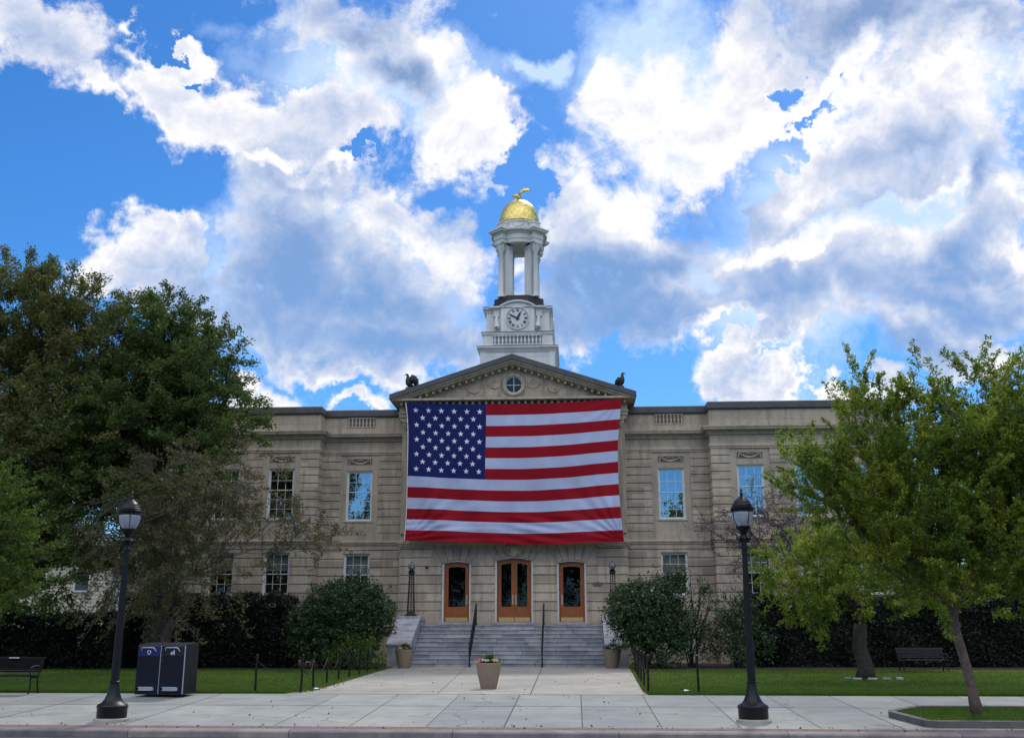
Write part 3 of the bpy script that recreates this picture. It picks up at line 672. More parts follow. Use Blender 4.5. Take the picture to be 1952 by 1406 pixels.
for sgn in (-1, 1):
    for o, Y in [(8.05, YI)]+[(q, YO) for q in offs_out]:
        ku = 0 if sgn < 0 else (1 if o == 8.05 else 0); place((upw, upw2)[ku], CX+sgn*o, Y, UZ0, fu[ku]); fu[ku] = False
        kl = 0 if (sgn < 0 and o > 9) else 1; place((low, low2)[kl], CX+sgn*o, Y, LZ0, fl[kl]); fl[kl] = False
        place(bas, CX+sgn*o, Y, BZ0, fb); fb = False

# ---- entrance pavilion
doors = [(-5.86, .725, 4.80, 4.99, 1), (-3.0, .95, 4.93, 5.16, 2), (-.15, .725, 4.80, 4.99, 1)]
b = MB()
ZF0, ZF1 = 4.80, 5.66
ops = []
for c, hw, zs, zc, n in doors:
    ops += [(c-hw, c+hw, 1.98, ZF0), (c-hw-(.6 if n == 2 else .57), c+hw+(.6 if n == 2 else .57), ZF0, ZF1)]
rust(b, CX-XP, CX+XP, 2.42, ZF1, YP, .43, ops, .9, -.06, endl=True, endr=True)
b.m = 2
def plainp(z0, z1, yy, ops=()):
    cur = CX-XP
    for o in sorted(ops):
        if o[2] < z1-1e-5 and o[3] > z0+1e-5: b.box(cur, o[0], yy, YP+.9, z0, z1); cur = o[1]
    b.box(cur, CX+XP, yy, YP+.9, z0, z1)
dop = [(c-hw, c+hw, 1.98, 5) for c, hw, *_ in doors]
plainp(1.98, 2.42, YP-.04, dop); plainp(-.3, 1.98, YP-.04); plainp(5.66, 12.2, YP+.02)
# voussoirs
for c, hw, zs, zc, n in doors:
    rise = zc-zs; Rr = (hw*hw+rise*rise)/(2*rise); zc0 = zc-Rr; a0 = math.asin(hw/Rr)
    arc = lambda t: (c+Rr*math.sin(t), zc0+Rr*math.cos(t))
    FW = .6 if n == 2 else .57; FX0, FX1 = c-hw-FW, c+hw+FW
    b.m = 2
    # pier strips from spring line up beside the fan
    N_ = 7 if n == 2 else 5
    fcen = (c, zs-1.25)
    tmax = .62*1.0
    ths = np.linspace(-1, 1, N_+1)
    def hit(th):     # ray from fan centre to rectangle boundary
        dx, dz = math.sin(th), math.cos(th); k1 = (ZF1-fcen[1])/dz
        k2 = ((FX1 if dx > 0 else FX0)-fcen[0])/dx if abs(dx) > 1e-9 else 1e9
        k = min(k1, k2); return (fcen[0]+dx*k, fcen[1]+dz*k), (k2 < k1)
    thm = math.atan2(hw+.62, ZF0-fcen[1]); thA = math.atan2(hw, zs-fcen[1])
    def arcpt(th):   # where fan ray crosses the arch
        dx, dz = math.sin(th), math.cos(th); best = None
        oz = fcen[1]-zc0; B = oz*dz; C_ = oz*oz-Rr*Rr; k = -B+math.sqrt(max(0, B*B-C_)); return (fcen[0]+dx*k, fcen[1]+dz*k)
    edges = [thA*t for t in ths]
    gap = .016
    for q in range(N_):
        ta, tb = edges[q], edges[q+1]
        for (g_, mi, y0) in ((gap, 2, YP), (0, 1, YP+.03)):
            A, B_ = ta+g_*.6, tb-g_*.6
            inner = [arcpt(A+(B_-A)*u) for u in np.linspace(0, 1, 5)]
            (pb, sb), (pa, sa) = hit(B_), hit(A)
            outer = [pb]
            if sb and not sa: outer.append((FX1, ZF1))
            if sa and not sb: outer.append((FX0, ZF1))
            outer.append(pa)
            b.m = mi; b.prism(inner+outer, y0 if g_ else y0, YP+.9-(0 if g_ else .002))
    # side pieces beyond the outermost voussoirs
    for s_ in (-1, 1):
        th = thA*s_; ph, side = hit(th); ap = arcpt(th)
        X = FX1 if s_ > 0 else FX0
        poly = [(c+s_*hw, ZF0), ap, ph] + ([] if side else [(X, ZF1)]) + [(X, ZF0)]
        b.m = 2; b.prism([(x-(-s_)*.0, z) for x, z in poly] if s_ > 0 else list(reversed(poly)), YP+.002, YP+.898)
b.build('pavilion_wall', [M['lime_low'], M['groove'], M['lime_plain']], hall)
b = MB(); b.box(CX-XP+.02, CX+XP-.02, YP+1.6, YP+1.7, -.3, 12); b.build('unlit_room_sheet', M['dark'], hall)  # near-black sheet standing in for the unlit hall behind the doors
for c, hw, zs, zc, n in doors:      # threshold stones
    b = MB(); b.bbox(c-hw-.12, c+hw+.12, YP-.28, YP-.045, 1.84, 1.97, .012); b.build('threshold', M['granite_warm'], hall)
# string course above the ground floor, pilasters, entablature
b = MB(); pp = [(CX-XP, YI-.02), (CX-XP, YP), (CX+XP, YP), (CX+XP, YI-.02)]
b.sweep([(0,5.66),(.07,5.66),(.07,5.74),(.12,5.78),(.12,5.90),(.05,5.95),(.05,6.25),(0,6.25)], pp); b.build('string_course', M['lime_trim'], hall)
for k, xo in enumerate((-5.28, -1.95, 1.95, 5.28)):
    x = CX+xo; b = MB()
    b.box(x-.38, x+.38, YP-.16, YP+.02, 6.26, 6.42); b.box(x-.34, x+.34, YP-.13, YP+.02, 6.42, 6.56)
    b.box(x-.28, x+.28, YP-.10, YP+.02, 6.56, 11.55)
    for q in range(4): b.box(x-.22+q*.13, x-.17+q*.13, YP-.112, YP-.10, 6.75, 11.4)
    b.box(x-.30, x+.30, YP-.13, YP+.02, 11.55, 11.62)
    b.prism([(x-.28,11.62),(x-.38,11.95),(x+.38,11.95),(x+.28,11.62)], YP-.15, YP+.02)
    for s_ in (-1, 1):
        b.tube([(x+s_*.30, YP-.19, 11.86), (x+s_*.30, YP+.0, 11.86)], .09, 10)
        for q in range(2): b.tube([(x+s_*(.08+.12*q), YP-.16, 11.62), (x+s_*(.10+.12*q), YP-.19, 11.72), (x+s_*(.13+.12*q), YP-.21, 11.78)], [.05, .05, .02], 6)
    b.box(x-.42, x+.42, YP-.21, YP+.02, 11.95, 12.04)
    b.build('pilaster', M['lime_trim'], hall)
b = MB(); b.sweep([(0,12.04),(.12,12.04),(.12,12.2),(.17,12.22),(.17,12.38),(.22,12.40),(.22,12.47),(.16,12.49),(.16,12.78),(0,12.78)], pp); b.build('entablature', M['lime_trim'], hall)
# horizontal cornice + pediment
XG = 6.27; YF = 50.72; ZT = 15.35; SL = (ZT-13.30)/XG
def zr(dx): return ZT-SL*abs(dx)
b = MB()
b.box(CX-XG+.12, CX+XG-.12, YF+.08, YP+.9, 12.99, 13.10); b.box(CX-XG+.2, CX+XG-.2, YF+.2, YP+.9, 12.95, 12.99)
b.box(CX-XP-.12, CX+XP+.12, YF+.55, YP+.9, 12.78, 12.95)
n = 35
for k in range(n):
    x = CX-5.72+k*11.44/(n-1); b.box(x-.065, x+.065, YF+.28, YF+.55, 12.80, 12.95)
b.build('dentil_cornice', M['lime_trim'], hall)
def rake(b, t0, t1, y0, y1, ext=0.0, cut=None):
    "strip between depths t0,t1 below the gable line, on both slopes, mitred at the apex"
    xe = XG+ext
    for s_ in (-1, 1):
        pts = [(CX, ZT-t0), (CX+s_*xe, zr(xe)-t0), (CX+s_*xe, zr(xe)-t1), (CX, ZT-t1)]
        if s_ > 0: pts = pts[::-1]
        b.prism(pts, y0, y1)
b = MB(); rake(b, 0, .27, YF-.06, 62, .03); b.build('gable_roof', M['coping'], hall)
b = MB(); rake(b, .273, .36, YF+.02, YP+.85, -.02); rake(b, .363, .46, YF+.12, YP+.85, -.35); rake(b, .463, .50, YF+.18, YP+.85, -.55)
for s_ in (-1, 1):
    for k in range(17):
        dx = .34*(k+.0)+ .0
        if k == 0 and s_ > 0: continue
        if dx > 5.05: continue
        x = CX+s_*dx; z = zr(dx)-.503
        b.prism([(x-.065, z-(SL*-.065*s_ if False else 0)-.14), (x+.065, z-.14), (x+.065, z-SL*.065*s_), (x-.065, z+SL*.065*s_)], YF+.28, YF+.62)
b.build('raking_cornice', M['lime_trim'], hall)
# tympanum with round window
b = MB(); oc = (-2.99, 13.84); ro = .56
tri = [(CX-5.75, 13.10), (CX+5.75, 13.10), (CX, zr(0)-.5)]
def tri_z(x): return zr(x-CX)-.5
NN = 40; ring = [(oc[0]+ro*math.cos(2*math.pi*i/NN), oc[1]+ro*math.sin(2*math.pi*i/NN)) for i in range(NN)]
def out_pt(i):
    a = 2*math.pi*i/NN; dx, dz = math.cos(a), math.sin(a); best = 1e9
    if dz < 0: best = min(best, (13.10-oc[1])/dz)
    for s_ in (-1, 1):      # slope lines z = ZT-.5 - SL*s*(x-CX)
        den = dz+SL*s_*dx
        if den > 1e-6:
            t = (ZT-.5-SL*s_*(oc[0]-CX)-oc[1])/den
            if t > 0: best = min(best, t)
    return (oc[0]+dx*best, oc[1]+dz*best)
outer = [out_pt(i) for i in range(NN)]
yt = YP-.22
vs = [(x, yt, z) for x, z in ring]+[(x, yt, z) for x, z in outer]+[(x, yt+.3, z) for x, z in ring]
fs = [(i, (i+1) % NN, (i+1) % NN+NN, i+NN) for i in range(NN)]+[(i, i+2*NN, (i+1) % NN+2*NN, (i+1) % NN) for i in range(NN)]
b.add(vs, fs)
# corner fillers so the triangle is closed at its tips
for s_ in (-1, 1):
    b.prism([(CX+s_*2.2, 13.10), (CX+s_*5.75, 13.10), (CX+s_*2.2, tri_z(CX+s_*2.2))], yt+.012, yt+.2)
b.prism([(CX-1.2, 14.2), (CX+1.2, 14.2), (CX+1.2, tri_z(CX+1.2)), (CX, tri_z(CX)), (CX-1.2, tri_z(CX+1.2))], yt+.012, yt+.0125) if False else None
b.build('tympanum', M['lime'], hall)
b = MB()
P = [(oc[0]+.52*math.cos(t), yt-.03, oc[1]+.52*math.sin(t)) for t in np.linspace(0, 2*math.pi, 41)]
b.tube(P, .085, 8); P = [(oc[0]+.66*math.cos(t), yt-.01, oc[1]+.66*math.sin(t)) for t in np.linspace(0, 2*math.pi, 41)]; b.tube(P, .03, 6)
rw = b.build('round_window', M['lime_trim'], hall, smooth=True)
b = MB(); P = [(oc[0]+.43*math.cos(t), yt+.03, oc[1]+.43*math.sin(t)) for t in np.linspace(0, 2*math.pi, 41)]; b.tube(P, .035, 6)
b.box(oc[0]-.016, oc[0]+.016, yt+.03, yt+.06, oc[1]-.42, oc[1]+.42); b.box(oc[0]-.42, oc[0]+.42, yt+.033, yt+.063, oc[1]-.016, oc[1]+.016)
b.build('frame', M['white_paint'], rw, smooth=True)
b = MB(); b.prism([(oc[0]+.5*math.cos(t), oc[1]+.5*math.sin(t)) for t in np.linspace(0, 2*math.pi, 33)[:-1]], yt+.07, yt+.08); b.build('glass', M['winglass_far'], rw)
# relief on both sides of the round window
for s_ in (-1, 1):
    b = MB(); b.box(oc[0]+s_*1.7-1.0, oc[0]+s_*1.7+1.0, yt-.012, yt, 13.28, 13.32)
    X = lambda u: oc[0]+s_*u
    b.tube([(X(.72), yt-.02, 13.74), (X(.95), yt-.03, 13.66), (X(1.2), yt-.02, 13.74), (X(1.3), yt-.02, 13.95)], [.02, .035, .03, .015], 6)
    b.tube([(X(1.5), yt-.02, 13.35), (X(1.5), yt-.03, 14.12)], [.02, .035], 6); b.box(min(X(1.35), X(1.65)), max(X(1.35), X(1.65)), yt-.04, yt, 14.08, 14.13)
    P = [(X(1.75+.32*(1-math.cos(t))), yt-.025, 13.72-.28*math.sin(t)) for t in np.linspace(0, math.pi, 11)]; b.tube(P, [.015+.03*math.sin(t) for t in np.linspace(0, math.pi, 11)], 6)
    b.tube([(X(1.0), yt-.02, 13.95), (X(.86), yt-.03, 14.05), (X(1.02), yt-.03, 14.14), (X(1.14), yt-.02, 14.02)], .024, 6)
    for q in range(4): b.lathe([(0,-.05),(.05,0),(0,.05)], (X(1.22+.15*q), yt-.015, 13.80+.06*(q % 2)), 6)
    b.tube([(X(2.4), yt-.02, 13.72), (X(2.62), yt-.02, 13.66), (X(2.78), yt-.015, 13.78)], [.03, .02, .01], 6)
    b.build('relief_ornament', M['lime_trim'], hall, smooth=True)
# keystone cartouche over the middle door
b = MB(); kx = -3.0
b.prism([(kx-.13,5.18),(kx+.13,5.18),(kx+.2,5.7),(kx-.2,5.7)], YP-.18, YP)
b.lathe([(0,-.26),(.14,-.22),(.24,-.08),(.26,.05),(.22,.2),(.1,.28),(0,.3)], (kx, YP-.2, 5.46), 16, 0, 1, .45)
for s_ in (-1, 1): b.tube([(kx+s_*.24, YP-.22, 5.25), (kx+s_*.32, YP-.2, 5.45), (kx+s_*.26, YP-.22, 5.66), (kx+s_*.14, YP-.26, 5.7)], [.04, .06, .06, .03], 8)
b.tube([(kx-.2, YP-.25, 5.24), (kx, YP-.3, 5.17), (kx+.2, YP-.25, 5.24)], [.03, .05, .03], 8)
b.build('cartouche', M['lime_trim'], hall, smooth=True)

# ---- doors
def arch_pts(c, hw, zs, zc, n=14):
    rise = zc-zs; Rr = (hw*hw+rise*rise)/(2*rise); z0 = zc-Rr; a = math.asin(hw/Rr)
    return [(c+Rr*math.sin(t), z0+Rr*math.cos(t)) for t in np.linspace(-a, a, n)]
def door_leaf(b, bg, x0, x1, top, z0, y, st=.14, m=0):
    "leaf between x0,x1 with head given by function top(x); stiles, rails, glazed upper part"
    zk, zl = z0+.22, z0+.72
    xs = np.linspace(x0, x1, 9)
    def strip(a, c, zlo, zf, thick=.06, yy=0):
        q = np.linspace(a, c, 5); pts = [(a, zlo(a) if callable(zlo) else zlo), (c, zlo(c) if callable(zlo) else zlo)]+[(x, zf(x)) for x in q[::-1]]
        b.prism(pts, y+yy, y+thick)
    tp = lambda x: top(x)-.01
    strip(x0, x0+st, zk, tp); strip(x1-st, x1, zk, tp)
    inner = lambda x: top(x)-.17
    q = np.linspace(x0+st, x1-st, 9)
    b.prism([(x, inner(x)) for x in q]+[(x, tp(x)) for x in q[::-1]], y, y+.06)
    b.box(x0+st, x1-st, y, y+.06, zk, zl); b.box(x0+st+.05, x1-st-.05, y-.012, y, zk+.08, zl-.1)
    bg.prism([(x0+st, zl), (x1-st, zl)]+[(x, inner(x)) for x in q[::-1]], y+.03, y+.034)
for c, hw, zs, zc, n in doors:
    z0 = 1.99; fr = .09; b = MB(); ap = arch_pts(c, hw, zs, zc); ip = arch_pts(c, hw-fr, zs-.0, zc-fr)
    # white stone/wood frame
    b.box(c-hw+.001, c-hw+fr, YP+.10, YP+.5, 1.985, zs); b.box(c+hw-fr, c+hw-.001, YP+.10, YP+.5, 1.985, zs)
    b.prism([(x, z-.002) for x, z in ap]+ip[::-1], YP+.10, YP+.5)
    dr = b.build('entrance_door', M['white_paint'], hall)
    W_ = hw-fr; ft = .07
    b = MB(); b.box(c-W_, c-W_+ft, YP+.2, YP+.4, z0, zs-.02); b.box(c+W_-ft, c+W_, YP+.2, YP+.4, z0, zs-.02)
    op = arch_pts(c, W_, zs-.02, zc-fr-.002); ip2 = arch_pts(c, W_-ft, zs-.06, zc-fr-ft)
    b.prism(op+ip2[::-1], YP+.2, YP+.4); b.build('wood_frame', M['wood'], dr)
    L_ = W_-ft
    rise = (zc-fr-ft)-(zs-.06); Rr = (L_*L_+rise*rise)/(2*rise)
    top = lambda x: (zc-fr-ft)-Rr+math.sqrt(max(0, Rr*Rr-(x-c)**2))
    spans = [(c-L_+.003, c+L_-.003)] if n == 1 else [(c-L_+.003, c-.004), (c+.004, c+L_-.003)]
    for j, (a, e) in enumerate(spans):
        b = MB(); bg = MB(); door_leaf(b, bg, a, e, top, z0, YP+.27); b.build('door_leaf', M['wood'], dr); bg.build('door_glass', M['glass_door'], dr)
        b = MB(); b.box(a+.01, e-.01, YP+.262, YP+.275, z0+.01, z0+.215); b.build('kick_plate', M['brass'], dr)
        hx = (e-.07) if (n == 1 and c < -3) else (a+.07 if n == 1 else (e-.07 if j == 0 else a+.07))
        b = MB(); b.box(hx-.035, hx+.035, YP+.255, YP+.27, z0+.85, z0+1.30)
        b.tube([(hx, YP+.25, z0+.92), (hx, YP+.19, z0+.96), (hx, YP+.19, z0+1.2), (hx, YP+.25, z0+1.24)], .016, 8); b.lathe([(.03,-.01),(.03,.01)], (hx, YP+.25, z0+1.27), 10); b.build('handle', M['handle'], dr)
        # push bar seen behind the glass
        b = MB(); b.box(a+.15, e-.15, YP+.32, YP+.34, z0+1.02, z0+1.06); b.build('push_bar', M['steel'], dr)
    b = MB(); b.box(c-hw, c+hw, YP+.9, YP+.92, 1.98, 5.1); b.build('backing', M['dark'], dr)
# small bracket camera by the left lamp and wall plaque by the right door
b = MB(); b.tube([(-7.3, YP, 4.62), (-7.3, YP-.3, 4.62)], .025, 6); b.lathe([(0,-.09),(.07,-.05),(.085,.0),(.07,.05),(0,.06)], (-7.3, YP-.34, 4.60), 12); b.build('security_camera', M['iron'], hall, smooth=True)
b = MB(); b.lathe([(.0,-.02),(.26,-.02),(.26,.02),(0,.02)], (0,0,0), 20); 
b.v = [(1.13+x, YP-.012+z*.6, 3.78+y*.42) for x, y, z in b.v]; b.build('oval_plaque', M['groove'], hall)

# ---- clock tower
TC = (-3.03, 57.65); YT = 55.5
def sq(h): return [(TC[0]-h, TC[1]+h), (TC[0]-h, TC[1]-h), (TC[0]+h, TC[1]-h), (TC[0]+h, TC[1]+h)]
def ringsweep(b, prof, h): b.sweep(prof, sq(h), closed=True)
hb = 2.08
b = MB(); b.box(TC[0]-hb, TC[0]+hb, TC[1]-hb, TC[1]+hb, 12.0, 17.0)
for z in (14.9, 15.45, 16.0, 16.5): ringsweep(b, [(0,z),(.012,z),(.012,z+.46),(0,z+.46)], hb)
for sx in (-1, 1):
    for sy in (-1, 1):
        x = TC[0]+sx*(hb-.12); y = TC[1]+sy*(hb-.12); b.box(x-.16, x+.16, y-.16, y+.16, 12.1, 16.9)
ringsweep(b, [(0,16.78),(.05,16.78),(.09,16.86),(.16,16.95),(.22,17.0),(.22,17.07),(0,17.1)], hb)
b.build('tower_base', M['tower_paint'], hall)
b = MB(); ringsweep(b, [(0,17.072),(.23,17.072),(.23,17.10),(-1.0,17.12),(-1.0,17.08)], hb); b.build('tower_flashing', M['coping'], hall)
hb2 = 1.98
b = MB(); b.box(TC[0]-hb2, TC[0]+hb2, TC[1]-hb2, TC[1]+hb2, 17.0, 17.93)
ringsweep(b, [(0,17.10),(.05,17.10),(.05,17.2),(0,17.22)], hb2); ringsweep(b, [(0,17.8),(.05,17.82),(.08,17.9),(.08,17.95),(0,17.95)], hb2)
for side in range(2):
    for k in range(13):
        t = -1.28+k*2.56/12
        pr = [(.05,17.26),(.05,17.30),(.03,17.33),(.07,17.42),(.06,17.5),(.03,17.6),(.035,17.68),(.05,17.7),(.05,17.74)]
        if side == 0: b.lathe(pr, (TC[0]+t, TC[1]-hb2-.02, 0), 8)
        else: b.lathe(pr, (TC[0]+hb2+.02, TC[1]+t, 0), 8)
for z0, z1 in ((17.22, 17.26), (17.74, 17.78)): b.box(TC[0]-1.4, TC[0]+1.4, TC[1]-hb2-.07, TC[1]-hb2-.0, z0, z1); b.box(TC[0]+hb2, TC[0]+hb2+.07, TC[1]-1.4, TC[1]+1.4, z0, z1)
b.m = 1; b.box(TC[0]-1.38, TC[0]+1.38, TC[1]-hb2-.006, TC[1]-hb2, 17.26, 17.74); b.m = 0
b.build('tower_balustrade', [M['tower_paint'], M['tower_shade']], hall, smooth=True)
b = MB(); ringsweep(b, [(0,17.952),(.10,17.952),(.10,17.985),(-.9,18.0),(-.9,17.96)], hb2); b.build('tower_flashing', M['coping'], hall)
hc = 1.80
b = MB(); b.box(TC[0]-hc, TC[0]+hc, TC[1]-hc, TC[1]+hc, 17.9, 19.35)
ringsweep(b, [(0,18.0),(.05,18.0),(.05,18.14),(0,18.16)], hc)
ringsweep(b, [(0,19.18),(.04,19.18),(.06,19.28),(.14,19.34),(.18,19.38),(.18,19.46),(0,19.48)], hc)
yc = TC[1]-hc      # clock bay front
def clock_bay(b):
    b.box(TC[0]-.96, TC[0]+.96, yc-.2, yc, 18.0, 19.45)
    for s_ in (-1, 1):
        b.box(TC[0]+s_*1.22-.17, TC[0]+s_*1.22+.17, yc-.1, yc, 18.95, 19.35); b.tube([(TC[0]+s_*1.2, yc-.1, 18.95), (TC[0]+s_*1.2, yc-.18, 18.6), (TC[0]+s_*1.18, yc-.2, 18.3), (TC[0]+s_*1.1, yc-.14, 18.2)], [.08, .1, .17, .1], 10)
        b.box(TC[0]+s_*1.2-.42, TC[0]+s_*1.2+.42, yc-.26, yc, 19.42, 19.52)
    # curved pediment
    P = [(TC[0]+u, 19.50+.36*(1-(u/1.05)**2)**.9 if abs(u) < 1.05 else 19.5) for u in np.linspace(-1.05, 1.05, 17)]
    b.prism([(TC[0]-.95, 19.40), (TC[0]+.95, 19.40)]+[(x, z-.03) for x, z in P[::-1]], yc-.2, yc+.1)
    b.prism([(x, z) for x, z in P]+[(x, z-.09) for x, z in P[::-1]], yc-.32, yc+.15)
clock_bay(b)
b.build('clock_stage', M['tower_paint'], hall)
b = MB(); ringsweep(b, [(0,19.462),(.19,19.462),(.19,19.50),(-.9,19.56),(-.9,19.5)], hc); b.build('tower_flashing', M['coping'], hall)
# right-hand clock bay too (seen edge-on from beside)
b = MB(); b.box(TC[0]+hc, TC[0]+hc+.2, TC[1]-.96, TC[1]+.96, 18.17, 19.17); b.lathe([(.55,0),(.55,.05)], (0,0,0), 24)
k = len(b.v)-48; b.v[k:] = [(TC[0]+hc+.2+z, TC[1]+x, 18.78+y) for x, y, z in b.v[k:]]; b.build('side_clock_bay', M['tower_paint'], hall)
cc = (TC[0], yc-.2, 18.78); cr_ = .655
b = MB(); b.prism([(cc[0]+cr_*math.cos(t), cc[2]+cr_*math.sin(t)) for t in np.linspace(0, 2*math.pi, 49)[:-1]], cc[1]-.03, cc[1]+.01)
ck = b.build('clock', M['dial'], hall)
b = MB(); b.tube([(cc[0]+cr_*math.cos(t), cc[1]-.035, cc[2]+cr_*math.sin(t)) for t in np.linspace(0, 2*math.pi, 49)], .035, 8); b.build('bezel', M['tower_paint'], ck, smooth=True)
b = MB()
def bar(p, q, w, y): 
    p = Vector(p); q = Vector(q); d = (q-p).normalized(); nn_ = Vector((-d.y, d.x))*w/2
    b.prism([tuple(p+nn_), tuple(q+nn_), tuple(q-nn_), tuple(p-nn_)], y-.012, y)
y_ = cc[1]-.031
NUM = ['XII','I','II','III','IIII','V','VI','VII','VIII','IX','X','XI']
for h, s_ in enumerate(NUM):
    a = math.radians(30*h); wd = {'I': .046, 'V': .085, 'X': .085}; tot = sum(wd[c_] for c_ in s_); u = -tot/2
    ro_, ri_ = cr_*.84, cr_*.60
    def PT(uu, rr): return (cc[0]+rr*math.sin(a)+uu*math.cos(a), cc[2]+rr*math.cos(a)-uu*math.sin(a))
    for c_ in s_:
        w_ = wd[c_]; m_ = u+w_/2
        if c_ == 'I': bar(PT(m_, ri_), PT(m_, ro_), .030, y_)
        if c_ == 'V': bar(PT(u+.008, ro_), PT(m_, ri_), .030, y_); bar(PT(u+w_-.008, ro_), PT(m_, ri_), .012, y_)
        if c_ == 'X': bar(PT(u+.008, ro_), PT(u+w_-.008, ri_), .030, y_); bar(PT(u+w_-.008, ro_), PT(u+.008, ri_), .012, y_)
        u += w_
for k in range(60):
    a = 2*math.pi*k/60; d0 = .885 if k % 5 else .87
    bar((cc[0]+cr_*d0*math.sin(a), cc[2]+cr_*d0*math.cos(a)), (cc[0]+cr_*.935*math.sin(a), cc[2]+cr_*.935*math.cos(a)), .022, y_)
b.build('numerals', M['numeral'], ck)
for nm, ang, ln, w in (('minute_hand', -64, .56, .06), ('hour_hand', 26, .44, .09)):
    b = MB(); a = math.radians(ang); d = Vector((math.sin(a), math.cos(a))); nn_ = Vector((-d.y, d.x)); c2 = Vector((cc[0], cc[2]))
    pts = [c2-d*.12+nn_*w*.6, c2+d*ln*.62+nn_*w*.7, c2+d*ln, c2+d*ln*.62-nn_*w*.7, c2-d*.12-nn_*w*.6]
    b.prism([tuple(p) for p in pts], y_-(.05 if nm[0] == 'm' else .035), y_-(.038 if nm[0] == 'm' else .022)); b.build(nm, M['numeral'], ck)
# plinth, columns, entablature, dome
T0 = (TC[0], TC[1], 0)
b = MB(); b.lathe([(1.62,19.45),(1.62,20.05),(1.56,20.12),(1.56,20.36),(0,20.40)], T0, 8, math.pi/8); b.build('belfry_plinth', M['tower_dark'], hall)
for k in range(4):
    a = math.pi/4+k*math.pi/2; ca, sa = math.cos(a), math.sin(a)
    def rb(b, r0, r1, hw_, z0, z1):
        P = [(TC[0]+r*ca-w*sa, TC[1]+r*sa+w*ca) for r, w in ((r0,-hw_),(r1,-hw_),(r1,hw_),(r0,hw_))]; b.prism(P, z0, z1, 'z')
    b = MB(); rb(b, .74, 1.22, .25, 20.38, 23.62); rb(b, .71, 1.26, .28, 20.38, 20.62); rb(b, .71, 1.26, .275, 23.42, 23.6); b.build('belfry_pier', M['tower_paint'], hall)
    b = MB()
    for w_ in (0.0,):
        x = TC[0]+1.44*ca; y = TC[1]+1.44*sa
        b.lathe([(.21,20.38),(.21,20.48),(.19,20.52),(.20,20.56),(.16,20.60),(.158,21.6),(.135,23.12),(.15,23.14),(.15,23.17),(.135,23.19),(.17,23.35),(.23,23.52),(.24,23.60)], (x, y, 0), 16)
        for q in range(8):
            an = a+q*math.pi/4; b.tube([(x+.14*math.cos(an), y+.14*math.sin(an), 23.2), (x+.2*math.cos(an), y+.2*math.sin(an), 23.38), (x+.26*math.cos(an), y+.26*math.sin(an), 23.44)], [.04, .04, .02], 5)
        rb(b, 1.20, 1.70, .24, 23.60, 23.68)
    b.build('belfry_column', M['tower_paint'], hall, smooth=True)
    b = MB(); rb(b, .9, 1.66, .34, 23.69, 23.92); rb(b, .9, 1.70, .38, 23.92, 24.22); rb(b, .9, 1.76, .44, 24.22, 24.32); rb(b, .9, 1.90, .56, 24.32, 24.42); rb(b, .9, 1.96, .62, 24.42, 24.50)
    rb(b, .9, 1.52, .3, 24.50, 24.95); rb(b, .9, 1.56, .34, 24.95, 25.03)
    b.build('belfry_bracket', M['tower_paint'], hall)
b = MB()
b.lathe([(.95,23.69),(1.36,23.69),(1.38,23.9),(1.42,23.93),(1.42,24.2),(1.50,24.26),(1.50,24.33),(1.66,24.37),(1.68,24.46),(1.30,24.54),(1.24,24.58),(1.24,24.62),(1.20,24.64),(1.20,25.0),(1.27,25.06),(1.27,25.12),(.95,25.14)], T0, 48)
b.build('belfry_entablature', M['tower_paint'], hall, smooth=True)
b = MB(); b.lathe([(.94,23.70),(.94,24.4),(.2,24.5),(0,24.5)], T0, 32); b.build('belfry_ceiling', M['recess'], hall, smooth=True)
b = MB()
b.lathe([(1.22,25.14),(1.24,25.2),(1.20,25.24),(1.195,25.55),(1.13,25.9),(1.0,26.22),(.82,26.48),(.58,26.68),(.3,26.80),(.08,26.84),(0,26.84)], T0, 48)
b.build('dome', M['gold'], hall, smooth=True)
b = MB()
for k in range(8):      # swags round the drum
    a = k*math.pi/4; P = []
    for u in np.linspace(-1, 1, 9): an = a+u*.28; P.append((TC[0]+1.23*math.cos(an), TC[1]+1.23*math.sin(an), 24.92-.16*(1-u*u)))
    b.tube(P, [.02+.03*(1-abs(u)) for u in np.linspace(-1, 1, 9)], 6)
b.build('drum_garlands', M['tower_paint'], hall, smooth=True)

# ---- staircase and cheek walls
st = thing('entrance_staircase', (CX, 47.4, 0), "wide grey granite staircase of ten steps between sloping stone cheeks", 'staircase')
b = MB(); SX0, SX1 = -7.42-CX, 1.30-CX
nst = 10; rh = .182; td = .31
random.seed(3)
for k in range(nst):
    y0 = k*td; y1 = (nst-1)*td+1.05 if k == nst-1 else y0+td+.05
    x = SX0; cuts = []
    while x < SX1-.01:
        L_ = random.uniform(1.2, 1.6)
        if x == SX0: L_ = random.uniform(.5, 1.5)
        x2 = min(SX1, x+L_)
        if SX1-x2 < .4: x2 = SX1
        dz = random.uniform(-.003, .003)
        b.box(x+.010, x2-.010, y0+.035+random.uniform(-.004, .004), y1, k*rh-.01, (k+1)*rh-.052); b.bbox(x+.009, x2-.009, y0, y1, (k+1)*rh-.05+.0, (k+1)*rh-.004+dz, .008)
        x = x2
    b.m = 1; b.box(SX0, SX1, y0+.05, y1, k*rh-.2, (k+1)*rh-.012); b.m = 0
b.build('steps', [M['granite'], M['joint']], st)
